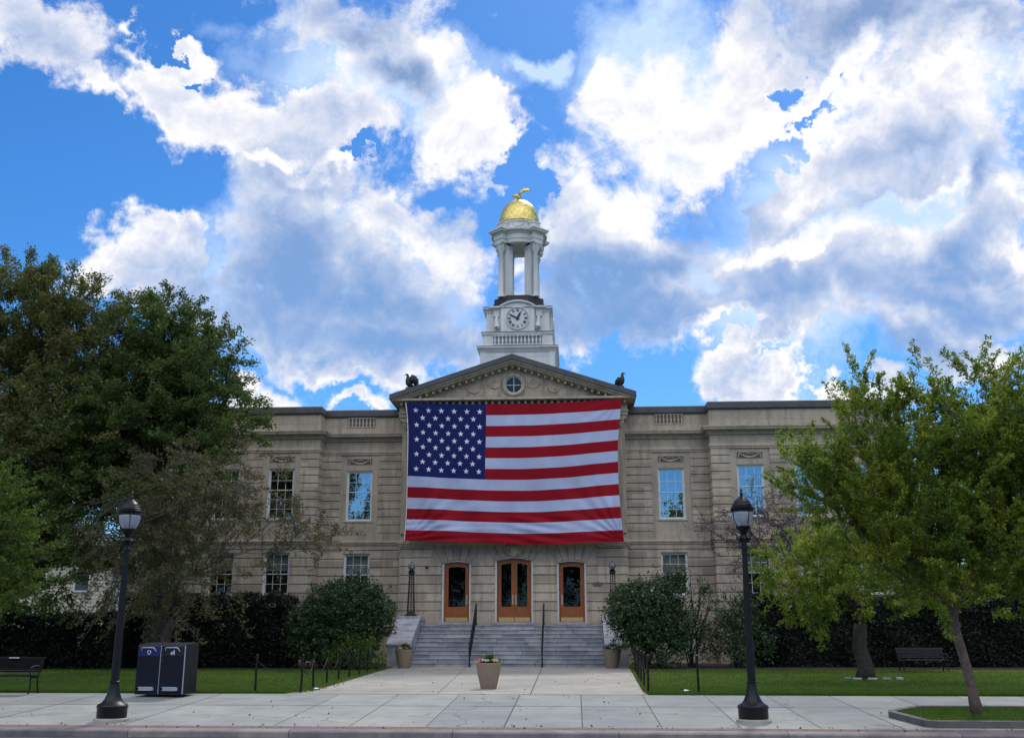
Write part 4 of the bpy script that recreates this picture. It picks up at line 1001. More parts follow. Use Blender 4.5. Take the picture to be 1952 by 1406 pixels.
for s_, (xa, xe) in ((-1, (SX0-1.05, SX0-.003)), (1, (SX1+.003, SX1+1.05))):
    b = MB(); b.prism([(-.15,-.1),(4.08,-.1),(4.08,2.02),(2.45,2.02),(-.15,.92)], xa, xe, 'x')
    b.bbox(xa-.04, xe+.04, 2.42, 4.05, 2.023, 2.24, .02)
    b.prism([(-.2,.925),(-.2,1.0),(2.40,2.12),(2.40,2.03)], xa-.03, xe+.03, 'x')
    ck_ = b.build('cheek_wall', M['granite_warm'], st)
    b = MB()
    for q in range(1, 4):
        t = q/4; y = -.2+2.6*t; z = 1.0+1.12*t
        b.prism([(y, z+.002), (y+.018, z+.0098), (y+.018, z+.0118), (y, z+.004)], xa-.03, xe+.03, 'x')
    b.build('joint', M['joint'], ck_)
# handrails
def rail(x, label):
    t = thing('handrail', (x, 47.4, 0), label, 'handrail', 'handrails on the entrance staircase')
    y0, z0, y1, z1 = -.1, .88, 2.95, 2.82
    b = MB(); b.tube([(0, y0-.28, z0-.02), (0, y0, z0), (0, y1, z1), (0, y1+.25, z1)], .034, 8); b.tube([(0, y0, z0-.62), (0, y1, z1-.72)], .02, 6); b.build('rail', M['iron'], t, smooth=True)
    for yy, zb, zt in ((y0, -.02, z0), (y1, 1.82, z1)):
        b = MB(); b.box(-.032, .032, yy-.032, yy+.032, zb, zt); b.box(-.06, .06, yy-.06, yy+.06, zb, zb+.05); b.build('post', M['iron'], t)
    b = MB()
    for k in range(1, 16):
        u = k/16; y = y0+(y1-y0)*u; b.box(-.012, .012, y-.012, y+.012, z0-.62+(z1-z0-.1)*u, z0+(z1-z0)*u)
        if k % 2 == 0: b.lathe([(0,-.05),(.04,0),(0,.05)], (0, y, (z0-.3)+(z1-z0-.05)*u), 6)
    b.build('balusters', M['iron'], t)
rail(-4.75, "black iron stair handrail left of the middle door"); rail(-1.5, "black iron stair handrail right of the middle door")

# ---- lattice lamp standards on the cheeks
def lattice_lamp(x, y, z, label):
    t = thing('lamp_standard', (x, y, z), label, 'lamp standard', 'openwork bronze lamps flanking the entrance')
    b = MB(); b.lathe([(.30,0),(.30,.06),(.24,.1),(.27,.14),(.2,.2),(.17,.24)], (0,0,0), 4, math.pi/4)
    for sx in (-1, 1):
        for sy in (-1, 1): b.lathe([(0,0),(.06,.02),(.07,.06),(.04,.1),(0,.11)], (sx*.2, sy*.2, 0), 8)
    b.build('base', M['bronze'], t)
    b = MB(); z0, z1, r0, r1 = .2, 1.98, .155, .095
    for sx in (-1, 1):
        for sy in (-1, 1): b.tube([(sx*r0, sy*r0, z0), (sx*r1, sy*r1, z1)], .02, 5)
    nl = 15
    for k in range(nl+1):
        u = k/nl; z = z0+(z1-z0)*u; r = r0+(r1-r0)*u
        for q in range(4):
            a = [(-r,-r),(r,-r),(r,r),(-r,r)]; p, s2 = a[q], a[(q+1) % 4]
            b.tube([(p[0], p[1], z), (s2[0], s2[1], z)], .010, 4)
            if k < nl:
                zz = z+(z1-z0)/nl/2; m_ = ((p[0]+s2[0])/2, (p[1]+s2[1])/2)
                b.lathe([(0,-.035),(.028,0),(0,.035)], (m_[0], m_[1], zz), 5)
                b.tube([(m_[0], m_[1], z), (m_[0], m_[1], z+(z1-z0)/nl)], .009, 4)
    b.build('lattice_shaft', M['bronze'], t)
    b = MB(); b.lathe([(.11,1.98),(.15,2.0),(.15,2.04),(.10,2.08),(.13,2.13),(.16,2.17),(.08,2.20)], (0,0,0), 12)
    for q in range(4): a = q*math.pi/2+math.pi/4; b.tube([(.12*math.cos(a), .12*math.sin(a), 2.0), (.2*math.cos(a), .2*math.sin(a), 2.06), (.16*math.cos(a), .16*math.sin(a), 2.14)], .018, 5)
    b.build('capital', M['bronze'], t)
    b = MB(); zc_, r = 2.36, .155
    b.lathe([(r*math.sin(u), zc_-r*math.cos(u)) for u in np.linspace(0, math.pi, 13)], (0,0,0), 20); b.build('globe', M['lamp_glass'], t, smooth='all')
    b = MB(); rc = r+.012
    for q in range(4):
        a = q*math.pi/4; b.tube([(rc*math.sin(u)*math.cos(a), rc*math.sin(u)*math.sin(a), zc_-rc*math.cos(u)) for u in np.linspace(0, 2*math.pi, 25)], .008, 4)
    for zz in (-.07, .0, .07): rr = math.sqrt(rc*rc-zz*zz); b.tube([(rr*math.cos(u), rr*math.sin(u), zc_+zz) for u in np.linspace(0, 2*math.pi, 25)], .008, 4)
    b.lathe([(.05,zc_+.15),(.03,zc_+.2),(0,zc_+.25)], (0,0,0), 8); b.build('cage', M['bronze'], t)
lattice_lamp(-7.93, 50.4, 2.24, "openwork bronze globe lamp left of the entrance doors")
lattice_lamp(1.82, 50.4, 2.24, "openwork bronze globe lamp right of the entrance doors")

# ------------------------------------------------------------------ flag
def flag():
    YFL = 50.62
    NU, SUB = 150, 7
    rows = 13*SUB
    def lerp(a, b, t): return a+(b-a)*t
    def spline(ts, vs, t): return float(np.interp(t, ts, vs))
    us = np.linspace(0, 1, 201)
    def cur(ts, vs):   # smooth curve through the points
        co = np.polyfit(ts, vs, min(len(ts)-1, 4)); return lambda t: np.polyval(co, t)
    topz = cur([0, .18, .37, .7, 1], [12.84, 12.76, 12.70, 12.74, 12.90])
    botz = cur([0, .25, .5, .78, 1], [5.86, 5.78, 5.68, 5.70, 5.74])
    lx = cur([0, .12, .35, .65, 1], [-8.46, -8.36, -8.30, -8.30, -8.37])   # left edge by v (0 top)
    rx = cur([0, .12, .4, .8, 1], [2.54, 2.40, 2.24, 2.30, 2.42])
    def P(u, v):
        x = lerp(lx(v), rx(v), u); z = lerp(topz(u), botz(u), v)
        # mid stripes hang in a shallow sag
        z -= .14*math.sin(math.pi*u)*math.sin(math.pi*v) - .10*(u)*math.sin(math.pi*v)
        y = YFL
        y += .09*math.sin(u*9+v*2.2)*(.3+v) + .035*math.sin(u*31+3*math.sin(v*4))*(.25+v) + .03*math.sin(u*23-v*7)*v + .04*math.sin(v*9+u*2)
        # gathered creases fanning from the lower corners
        for (cu, s_) in ((0, 1), (1, -1)):
            du = (u-cu)*s_*11; dv = (1-v)*7; r = math.hypot(du, dv); th = math.atan2(dv, du+1e-6)
            y += .085*math.sin(th*24)*math.exp(-r/1.9)*min(1, r*2)
            du = (u-cu)*s_*11; dv = v*7; r = math.hypot(du, dv); th = math.atan2(dv, du+1e-6)
            y += .03*math.sin(th*18)*math.exp(-r/1.4)*min(1, r*2)
        if v > .68: y += .045*math.sin(v*150+u*14+3*math.sin(u*5))*(v-.68)*2.2*math.exp(-u*1.6)
        if v > .80: y += .04*math.sin(v*95-u*30)*math.exp(-((u-.62)/.14)**2)
        return (x, y, z)
    CU = .372; uc = sorted(set(list(np.linspace(0, CU, 56))+list(np.linspace(CU, 1, 96))))
    vs = [P(u, j/rows) for j in range(rows+1) for u in uc]; n = len(uc); b = MB()
    fs = [(j*n+i, j*n+i+1, (j+1)*n+i+1, (j+1)*n+i) for j in range(rows) for i in range(n-1)]
    b.add(vs, fs); mi = []
    for j in range(rows):
        for i in range(n-1):
            s_ = j//SUB
            mi.append(2 if (s_ < 7 and uc[i] < CU-1e-6) else (0 if s_ % 2 == 0 else 1))
    b.mi = mi
    # stars
    b.m = 3
    H7 = 7/13
    for r in range(9):
        for c in range(6 if r % 2 == 0 else 5):
            u = CU*(1+2*c+(r % 2))/12; v = H7*(r+1)/10
            u = CU*.03+u*.97
            c0 = P(u, v); pts = []
            for k in range(10):
                rr = .155 if k % 2 == 0 else .060; a = math.pi/2+k*math.pi/5+.0
                pu = u+rr*math.cos(a)/10.8; pv = v-rr*math.sin(a)/7.1; q = P(pu, pv); pts.append((q[0], q[1]-.012, q[2]))
            b.add([(c0[0], c0[1]-.014, c0[2])]+pts, [(0, k+1, (k+1) % 10+1) for k in range(10)])
    me = bpy.data.meshes.new("national_flag"); me.from_pydata(b.v, [], b.f)
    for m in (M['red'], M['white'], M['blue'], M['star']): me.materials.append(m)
    me.polygons.foreach_set('material_index', b.mi); me.polygons.foreach_set('use_smooth', [True]*len(me.polygons)); me.update()
    o = bpy.data.objects.new("national_flag", me); COL.objects.link(o)
    tag(o, "huge fifty star red white and blue flag hung over the entrance front", "flag")
    b = MB(); b.tube([(P(0, v)[0]-.02, P(0, v)[1], P(0, v)[2]) for v in np.linspace(0, 1, 40)], .028, 6)
    b.build('hoist_hem', M['rope'], o, smooth=True)
    b = MB()
    for (u, v, dx, dz) in ((0, 1, -.32, -.62), (1, 1, .5, -.5), (0, 0, -.25, .28), (1, 0, .25, .2)):
        p = P(u, v); b.tube([p, (p[0]+dx, p[1]+.5, p[2]+dz)], .012, 5)
    b.build('guy_rope', M['iron'], o)
flag()

# ------------------------------------------------------------------ eagles
def eagle_perched(loc, face, label, s=1.0, wing=.9):
    t = thing('eagle_statue', loc, label, 'statue', 'eagles on the pediment corners')
    f = face; X = lambda u: u*f*s
    b = MB(); b.tube([(X(-.02), 0, 0), (X(.02), 0, .12*s), (X(.10), 0, .32*s), (X(.17), 0, .52*s), (X(.20), 0, .68*s), (X(.20), 0, .80*s), (X(.24), 0, .89*s), (X(.31), 0, .895*s)],
           [.07*s, .17*s, .23*s, .19*s, .115*s, .085*s, .09*s, .05*s], 12)
    b.tube([(X(.29), 0, .90*s), (X(.38), 0, .88*s), (X(.42), 0, .80*s)], [.042*s, .03*s, .006*s], 8)
    b.tube([(X(-.02), 0, .18*s), (X(-.2), 0, .05*s), (X(-.32), 0, -.08*s)], [.10*s, .09*s, .05*s], 8, .4)
    for sy in (-1, 1): b.tube([(X(.08), sy*.08*s, .3*s), (X(.10), sy*.08*s, .1*s), (X(.14), sy*.08*s, -.02)], [.08*s, .06*s, .06*s], 8)
    b.build('eagle_body', M['bronze'], t, smooth='all')
    for sy in (-1, 1):
        b = MB()
        if wing > 1: b.tube([(X(.10), sy*.12*s, .36*s), (X(-.06), sy*.20*s, .50*s), (X(-.20), sy*.26*s, .68*s), (X(-.26), sy*.28*s, .62*s), (X(-.32), sy*.26*s, .36*s), (X(-.32), sy*.2*s, .06*s)], [.10*s, .22*s, .19*s, .20*s, .17*s, .06*s], 10, .4)
        else: b.tube([(X(.16), sy*.12*s, .56*s), (X(.02), sy*.17*s, .48*s), (X(-.14), sy*.17*s, .28*s), (X(-.30), sy*.12*s, .02*s)], [.07*s, .18*s, .17*s, .05*s], 10, .5)
        b.build('wing', M['bronze'], t, smooth='all')
    b = MB(); b.box(-.3*s, .3*s, -.22*s, .22*s, -.22, .01); b.build('base', M['coping'], t)
eagle_perched((-8.30, 50.95, 13.68), -1, "dark bronze eagle with raised wings on the left end of the pediment", .80, 1.05)
eagle_perched((2.42, 50.95, 13.60), 1, "slimmer dark bronze eagle with folded wings on the right end of the pediment", .78, .8)
t = thing('gilded_eagle', (TC[0], TC[1], 26.84), "golden eagle with spread wings standing on top of the dome", 'statue')
b = MB()
b.lathe([(.12,-.02),(.14,.04),(.08,.09)], (0,0,0), 12)
b.tube([(-.12,0,.12), (-.02,0,.2), (.06,0,.30), (.1,0,.38), (.17,0,.41)], [.05,.11,.10,.06,.02], 10); b.tube([(-.1,0,.13), (-.24,0,.06), (-.34,0,.03)], [.06,.07,.05], 8, .5)
for sy in (-1, 1): b.tube([(0, sy*.05, .18), (0.02, sy*.06, .04)], .03, 6)
b.build('eagle_body', M['gold'], t, smooth='all')
b = MB(); b.tube([(.0, -.04, .30), (.10, -.12, .52), (.30, -.2, .64), (.56, -.26, .60), (.70, -.3, .50)], [.08, .13, .15, .10, .02], 10, .3); b.build('wing', M['gold'], t, smooth='all')
b = MB(); b.tube([(-.04, .04, .28), (-.2, .12, .40), (-.36, .2, .46), (-.46, .26, .50)], [.07, .12, .10, .02], 10, .3); b.build('wing', M['gold'], t, smooth='all')

# ------------------------------------------------------------------ street lamps
def street_lamp(x, y, label, first=None):
    z = swz(y)
    if first:
        t = copy_tree(first); t.location = (x, y, z); t['label'] = label; return t
    t = thing('street_lamp', (x, y, z), label, 'street lamp', 'black acorn street lamps on the pavement'); t.scale = (.88, .88, 1)
    b = MB(); b.lathe([(.40,-.05),(.40,.05),(.37,.07),(0,.075)], (0,0,0), 28); b.build('footing', M['walk'], t, smooth=True)
    b = MB(); b.lathe([(.335,.075),(.345,.10),(.345,.26),(.36,.29),(.36,.31),(.33,.345),(.26,.375),(.20,.44),(.150,.55),(.122,.68),(.112,.76),(.128,.775),(.128,.80),(.105,.815)], (0,0,0), 32); b.build('base', M['iron'], t, smooth=True)
    b = MB(); n = 32; prof = [(.100,.81),(.092,1.6),(.074,2.8),(.060,3.50)]; vs = []; fs = []
    for r, zz in prof:
        for i in range(n): a = 2*math.pi*i/n; rr = r*(1-.06*(i % 2)); vs.append((rr*math.cos(a), rr*math.sin(a), zz))
    for k in range(len(prof)-1):
        for i in range(n): fs.append((k*n+i, k*n+(i+1) % n, (k+1)*n+(i+1) % n, (k+1)*n+i))
    b.add(vs, fs); b.build('shaft', M['iron'], t)
    b = MB(); b.lathe([(.07,3.49),(.095,3.51),(.095,3.56),(.065,3.59),(.065,3.66),(.10,3.69),(.13,3.73),(.10,3.77),(.075,3.80),(.085,3.84),(.14,3.90),(.175,3.955),(.175,3.985),(0,3.985)], (0,0,0), 24)
    for q in range(8):
        a = q*math.pi/4; b.tube([(.10*math.cos(a), .10*math.sin(a), 3.66), (.17*math.cos(a), .17*math.sin(a), 3.72), (.15*math.cos(a), .15*math.sin(a), 3.79)], [.02,.018,.008], 5)
    b.tube([(.1, 0, 3.53), (.30, .03, 3.52)], .012, 6); b.lathe([(0,-.02),(.02,0),(0,.02)], (.31, .03, 3.52), 8)
    b.build('neck', M['iron'], t, smooth=True)
    b = MB(); b.lathe([(.165,3.99),(.205,4.05),(.24,4.13),(.258,4.22),(.26,4.30)], (0,0,0), 32); g_ = b.build('globe', M['lamp_glass'], t, smooth='all')
    b = MB(); b.lathe([(.05,3.99),(.05,4.06),(.09,4.09),(.09,4.22),(.05,4.24),(.0,4.24)], (0,0,0), 16); b.build('lamp_fitting', M['steel'], g_, smooth=True)
    b = MB()
    for q in range(4):
        a = q*math.pi/2+.45; b.tube([(r*math.cos(a), r*math.sin(a), zz) for r, zz in ((.172,3.99),(.212,4.05),(.248,4.13),(.266,4.22),(.268,4.30))], .009, 5)
    b.build('glass_ribs', M['iron'], t)
    b = MB(); b.lathe([(.262,4.285),(.272,4.29),(.272,4.305),(.262,4.31)], (0,0,0), 32)
    b.lathe([(.262,4.355),(.277,4.36),(.277,4.375),(.25,4.39),(.252,4.42),(.235,4.435),(.222,4.47),(.205,4.48),(.19,4.52),(.17,4.53),(.145,4.57),(.11,4.585),(.075,4.615),(.04,4.63),(.03,4.65),(.05,4.67),(.045,4.69),(.02,4.71),(.015,4.73),(.035,4.75),(.03,4.775),(0,4.80)], (0,0,0), 32)
    b.lathe([(.235,4.30),(.235,4.36)], (0,0,0), 24)
    for q in range(24):
        a = q*2*math.pi/24; a2 = a+math.pi/24; b.tube([(.268*math.cos(a), .268*math.sin(a), 4.305), (.268*math.cos(a2), .268*math.sin(a2), 4.335), (.268*math.cos(a), .268*math.sin(a), 4.36)], .008, 4)
    b.build('lamp_cap', M['iron'], t, smooth=True)
    return t
L1 = street_lamp(-9.72, 22.0, "black acorn street lamp in front of the litter bins")
street_lamp(3.62, 22.35, "black acorn street lamp right of the walkway beside the young tree bed", L1)

# ------------------------------------------------------------------ litter bins
def bin_(x, y, rz, label, panel, icon):
    t = thing('litter_bin', (x, y, .015), label, 'litter bin', 'compactor bins by the pavement', rz)
    w, d, h = .325, .36, 1.22
    b = MB(); b.prism([(-d,0),(d,0),(d,h+.05),(-d+.04,h),(-d,h-.04)], -w, w, 'x'); b.build('cabinet', M['bin_side'], t)
    b = MB(); b.bbox(-w+.012, w-.012, -d-.018, -d-.001, .04, h-.3, .006); b.build('door', M['bin'], t)
    b = MB(); b.bbox(-w+.02, w-.02, -d-.022, -d-.001, h-.285, h-.04, .006); b.build('hopper_panel', panel, t)
    b = MB(); b.tube([(-.2, -d-.02, h-.14), (-.19, -d-.07, h-.09), (-.16, -d-.08, h-.07), (.12, -d-.08, h-.07), (.16, -d-.07, h-.09), (.19, -d-.02, h-.16)], .014, 8); b.build('handle', M['steel'], t, smooth=True)
    b = MB(); b.box(-.2, .2, -d-.03, -d-.02, .10, .19); b.box(-.2, .2, -d-.075, -d-.03, .165, .19); b.prism([(-d-.03,.10),(-d-.09,.10),(-d-.09,.115),(-d-.03,.13)], -.19, .19, 'x'); b.build('foot_pedal', M['steel'], t)
    b = MB(); b.lathe([(.03,0),(.03,.02),(.015,.03),(0,.03)], (0,0,0), 12); b.v = [(-.24+a, -d-.018-c, h-.42+b2) for a, b2, c in b.v]; b.build('lock', M['iron'], t)
    b = MB(); b.box(w-.012, w+.002, -d-.012, -d+.02, .02, h-.02); b.build('edge_trim', M['steel'], t)
    b = MB(); y_ = -d-.024; cz = h-.185
    if icon == 'recycle':
        for q in range(3):
            a0 = math.radians(90+120*q)
            pts_o = [(.055*math.cos(a0-t_), .055*math.sin(a0-t_)) for t_ in np.linspace(.25, 1.45, 5)]; pts_i = [(.033*math.cos(a0-t_), .033*math.sin(a0-t_)) for t_ in np.linspace(.25, 1.45, 5)]
            b.prism([(u, cz+v) for u, v in pts_o+pts_i[::-1]], y_-.002, y_)
            a1 = a0-1.45; b.prism([(.07*math.cos(a1), cz+.07*math.sin(a1)), (.046*math.cos(a1-.5), cz+.046*math.sin(a1-.5)), (.02*math.cos(a1), cz+.02*math.sin(a1))], y_-.002, y_)
    else:   # figure dropping litter into a basket
        b.prism([(-.055,cz-.06),(-.015,cz-.06),(-.008,cz+.0),(-.062,cz+.0)], y_-.002, y_)
        b.prism([(.01,cz-.06),(.024,cz-.06),(.03,cz-.01),(.038,cz-.06),(.052,cz-.06),(.046,cz+.035),(.015,cz+.035)], y_-.002, y_)
        b.prism([(.015,cz+.03),(-.03,cz+.012),(-.028,cz+.002),(.018,cz+.015)], y_-.002, y_)
        b.prism([(.03+.014*math.cos(u), cz+.052+.014*math.sin(u)) for u in np.linspace(0, 2*math.pi, 11)[:-1]], y_-.002, y_)
    b.build('icon', M['icon'], t)
rz_ = R(-7)
bin_(-10.86, 26.95, rz_, "recycling bin with blue panel and white arrows symbol", M['bin_blue'], 'recycle')
bin_(-10.86+.66*math.cos(rz_), 26.95+.66*math.sin(rz_), rz_, "dark litter bin with black panel and figure symbol", M['bin_black'], 'person')

# ------------------------------------------------------------------ benches
def bench(loc, rz, label, mat, slatm, group=None, plaque=True):
    t = thing('park_bench', loc, label, 'bench', group, rz)
    L_ = .92
    b = MB()
    for k in range(7): y = -.22+k*.068; b.bbox(-L_, L_, y, y+.05, .42+.012*abs(k-3)/3, .455+.012*abs(k-3)/3, .006)
    b.build('seat', slatm, t)
    b = MB()
    for k in range(6): z = .52+k*.062; y = .27+k*.018; b.bbox(-L_, L_, y, y+.02, z, z+.045, .005)
    b.bbox(-L_-.02, L_+.02, .37, .41, .87, .905, .008); b.build('backrest', slatm, t)
    for s_ in (-1, 1):
        x = s_*(L_-.06)
        b = MB(); b.tube([(x, -.25, 0), (x, -.17, .2), (x, -.2, .40), (x, .2, .41), (x, .28, .55), (x, .38, .88)], .022, 7); b.tube([(x, .33, 0), (x, .22, .2), (x, .2, .4)], .022, 7); b.build('leg', mat, t, smooth=True)
        b = MB(); b.tube([(x, -.19, .42), (x, -.27, .55), (x, -.22, .66), (x, -.05, .68), (x, .33, .69)], .018, 7); b.build('armrest', mat, t, smooth=True)
    if plaque:
        b = MB(); b.box(.0, .24, .30, .366, .872, .90) ; b.v = [(x, y-.0, z) for x, y, z in b.v]; b.build('plaque', M['paper'], t)
bench((-15.0, 27.05, .0), R(3), "black slatted metal bench on the pavement edge at far left", M['bench'], M['bench'])
bench((13.55, 42.4, .015), R(4), "dim pale topped bench under the trees before the dark right hedge", M['bench'], M['bench_dim'], None, False)

# ------------------------------------------------------------------ bollards and chains
posts_l = [(-8.45, 27.75), (-7.22, 27.72), (-7.42, 29.8), (-7.62, 32.3), (-7.78, 34.6), (-7.88, 36.7), (-7.98, 38.9), (-8.12, 41.1)]
posts_r = [(3.18, 28.1), (1.88, 28.25), (1.99, 31.6), (2.06, 34.1), (2.13, 36.5), (2.22, 39.2), (2.32, 42.0)]
first = None
def pos_word(side, k):
    if k == 0: return "outermost post of the chain fence %s of the walkway" % side
    if k == 1: return "corner post of the chain fence %s of the walkway, beside the pavement" % side
    return "%s post behind the corner post of the fence %s of the walkway" % (['first', 'second', 'third', 'fourth', 'fifth', 'sixth'][k-2], side)
for side, ps in (('left', posts_l), ('right', posts_r)):
    for k, (x, y) in enumerate(ps):
        if first is None:
            first = thing('fence_post', (0, 0, 0), 'x', 'fence post', 'slim black posts of the chain fences')
            b = MB(); b.lathe([(.045,0),(.045,.02),(.032,.03),(.030,.86),(.036,.87),(.036,.89),(.02,.90)], (0,0,0), 10); b.build('shaft', M['iron'], first, smooth=True)
            b = MB(); b.lathe([(.012,.895),(.028,.91),(.034,.93),(.028,.95),(0,.965)], (0,0,0), 10); b.build('ball_cap', M['iron'], first, smooth=True)
            o = first
        else: o = copy_tree(first)
        o.location = (x, y, .012); o.rotation_euler = (random.uniform(-.02, .02), random.uniform(-.03, .03), 0); o['label'] = "slim black " + pos_word(side, k)
    for k in range(len(ps)-1):
        (x0, y0), (x1, y1) = ps[k], ps[k+1]; b = MB(); L_ = math.hypot(x1-x0, y1-y0); n = int(L_/.045); sag = .30 if L_ < 1.6 else .42
        Q = [(x0+(x1-x0)*u, y0+(y1-y0)*u, .84-sag*4*u*(1-u)) for u in np.linspace(0, 1, n+1)]
        for q in range(n):
            p, s_ = Vector(Q[q]), Vector(Q[q+1]); d = (s_-p); m_ = (p+s_)/2; side_ = Vector((0, 0, 1)) if q % 2 else Vector((d.y, -d.x, 0)).normalized()
            side_ = side_*.011; b.tube([p-d*.1, p+d*.2+side_, s_-d*.2+side_, s_+d*.1, s_-d*.2-side_, p+d*.2-side_, p-d*.1], .0042, 4)
        o = b.build('chain', M['iron'])
        tag(o, "black chain between the %s %s of the fence %s of the walkway" % (("outermost and corner", "corner and first", "first and second", "second and third", "third and fourth", "fourth and fifth", "fifth and sixth")[k], "posts", side), 'chain', 'sagging chains of the low fences')

# ------------------------------------------------------------------ foliage machinery
def leaf_cloud(name, C, size, mat, parent, normal_bias=None, w=.5, jit=.35):
    "C: Nx3 leaf centres; every leaf a small pointed quad"
    n = len(C); d = rng.normal(size=(n, 3)); d[:, 2] *= .7
    if normal_bias is not None: d = d*.6+normal_bias
    d /= np.linalg.norm(d, axis=1)[:, None]+1e-9
    r = rng.normal(size=(n, 3)); s_ = np.cross(d, r); s_ /= np.linalg.norm(s_, axis=1)[:, None]+1e-9
    L_ = size*(1+jit*rng.uniform(-1, 1, size=(n, 1)))
    V = np.empty((n, 4, 3)); V[:, 0] = C-d*L_*.5; V[:, 1] = C+s_*L_*w*.5-d*L_*.05; V[:, 2] = C+d*L_*.5; V[:, 3] = C-s_*L_*w*.5-d*L_*.05
    me = bpy.data.meshes.new(name); me.vertices.add(n*4); me.vertices.foreach_set('co', V.reshape(-1))
    me.loops.add(n*4); me.loops.foreach_set('vertex_index', np.arange(n*4, dtype=np.int32))
    me.polygons.add(n); me.polygons.foreach_set('loop_start', np.arange(0, n*4, 4, dtype=np.int32)); me.polygons.foreach_set('loop_total', np.full(n, 4, dtype=np.int32))
    me.materials.append(mat); me.update(); me.validate()
    o = bpy.data.objects.new(name, me); COL.objects.link(o)
    if parent: o.parent = parent
    return o

def sticks(name, P0, P1, r0, r1, mat, parent, n=3):
    "many thin tapered twigs at once"
    P0 = np.asarray(P0); P1 = np.asarray(P1); m = len(P0); d = P1-P0; d /= np.linalg.norm(d, axis=1)[:, None]+1e-9
    a = np.cross(d, [0.3, .2, .93]); a /= np.linalg.norm(a, axis=1)[:, None]+1e-9; c = np.cross(d, a)
    V = np.empty((m, 2*n, 3))
    r0 = np.broadcast_to(np.asarray(r0, float), (m,)); r1 = np.broadcast_to(np.asarray(r1, float), (m,))
    for k in range(n):
        an = 2*math.pi*k/n; o = a*math.cos(an)+c*math.sin(an); V[:, k] = P0+o*r0[:, None]; V[:, n+k] = P1+o*r1[:, None]
    F = np.empty((m, n, 4), dtype=np.int32); base = (np.arange(m)*2*n)[:, None]
    for k in range(n): F[:, k, 0] = (base+k)[:, 0]; F[:, k, 1] = (base+(k+1) % n)[:, 0]; F[:, k, 2] = (base+n+(k+1) % n)[:, 0]; F[:, k, 3] = (base+n+k)[:, 0]
    me = bpy.data.meshes.new(name); me.vertices.add(m*2*n); me.vertices.foreach_set('co', V.reshape(-1))
    q = m*n; me.loops.add(q*4); me.loops.foreach_set('vertex_index', F.reshape(-1)); me.polygons.add(q)
    me.polygons.foreach_set('loop_start', np.arange(0, q*4, 4, dtype=np.int32)); me.polygons.foreach_set('loop_total', np.full(q, 4, dtype=np.int32))
    me.polygons.foreach_set('use_smooth', np.ones(q, dtype=bool)); me.materials.append(mat); me.update(); me.validate()
    o = bpy.data.objects.new(name, me); COL.objects.link(o)
    if parent: o.parent = parent
    return o

def lobes_shoots(lobes, per_m3, up=.5, length=.9, shell=.45, jitter=.5):
    "shoot roots and directions spread through ellipsoid lobes, denser towards the outside"
    S0, D0, Ls = [], [], []
    for lb in lobes:
        cx, cy, cz, rx, ry, rz = lb[:6]; wgt = lb[6] if len(lb) > 6 else 1.0; ln = lb[7] if len(lb) > 7 else length
        vol = 4.19*rx*ry*rz; n = max(8, int(vol*per_m3*wgt))
        d = rng.normal(size=(n, 3)); d /= np.linalg.norm(d, axis=1)[:, None]
        r = rng.uniform(0, 1, size=(n, 1))**shell
        p = d*r*np.array([rx, ry, rz])
        # uneven outline
        p *= 1+.16*np.sin(p[:, :1]*2.3+cx)*np.cos(p[:, 2:3]*2.9+cz)
        out = p/np.array([rx, ry, rz])
        dirv = out*.9+np.array([0, 0, up])+rng.normal(size=(n, 3))*jitter
        dirv /= np.linalg.norm(dirv, axis=1)[:, None]
        S0.append(p+np.array([cx, cy, cz])); D0.append(dirv); Ls.append(ln*rng.uniform(.5, 1.25, size=(n,)))
    return np.concatenate(S0), np.concatenate(D0), np.concatenate(Ls)
def shoot_leaves(S0, D0, Ls, per, spread, droop=0.0):
    n = len(S0); t = rng.uniform(0, 1, size=(n, per)); off = rng.normal(size=(n, per, 3))*spread*(1.05-.75*t)[:, :, None]
    C = S0[:, None, :]+D0[:, None, :]*(t*Ls[:, None])[:, :, None]+off
    C[:, :, 2] -= droop*(t**2)*Ls[:, None]
    nb = np.repeat(D0, per, axis=0)
    return C.reshape(-1, 3), nb

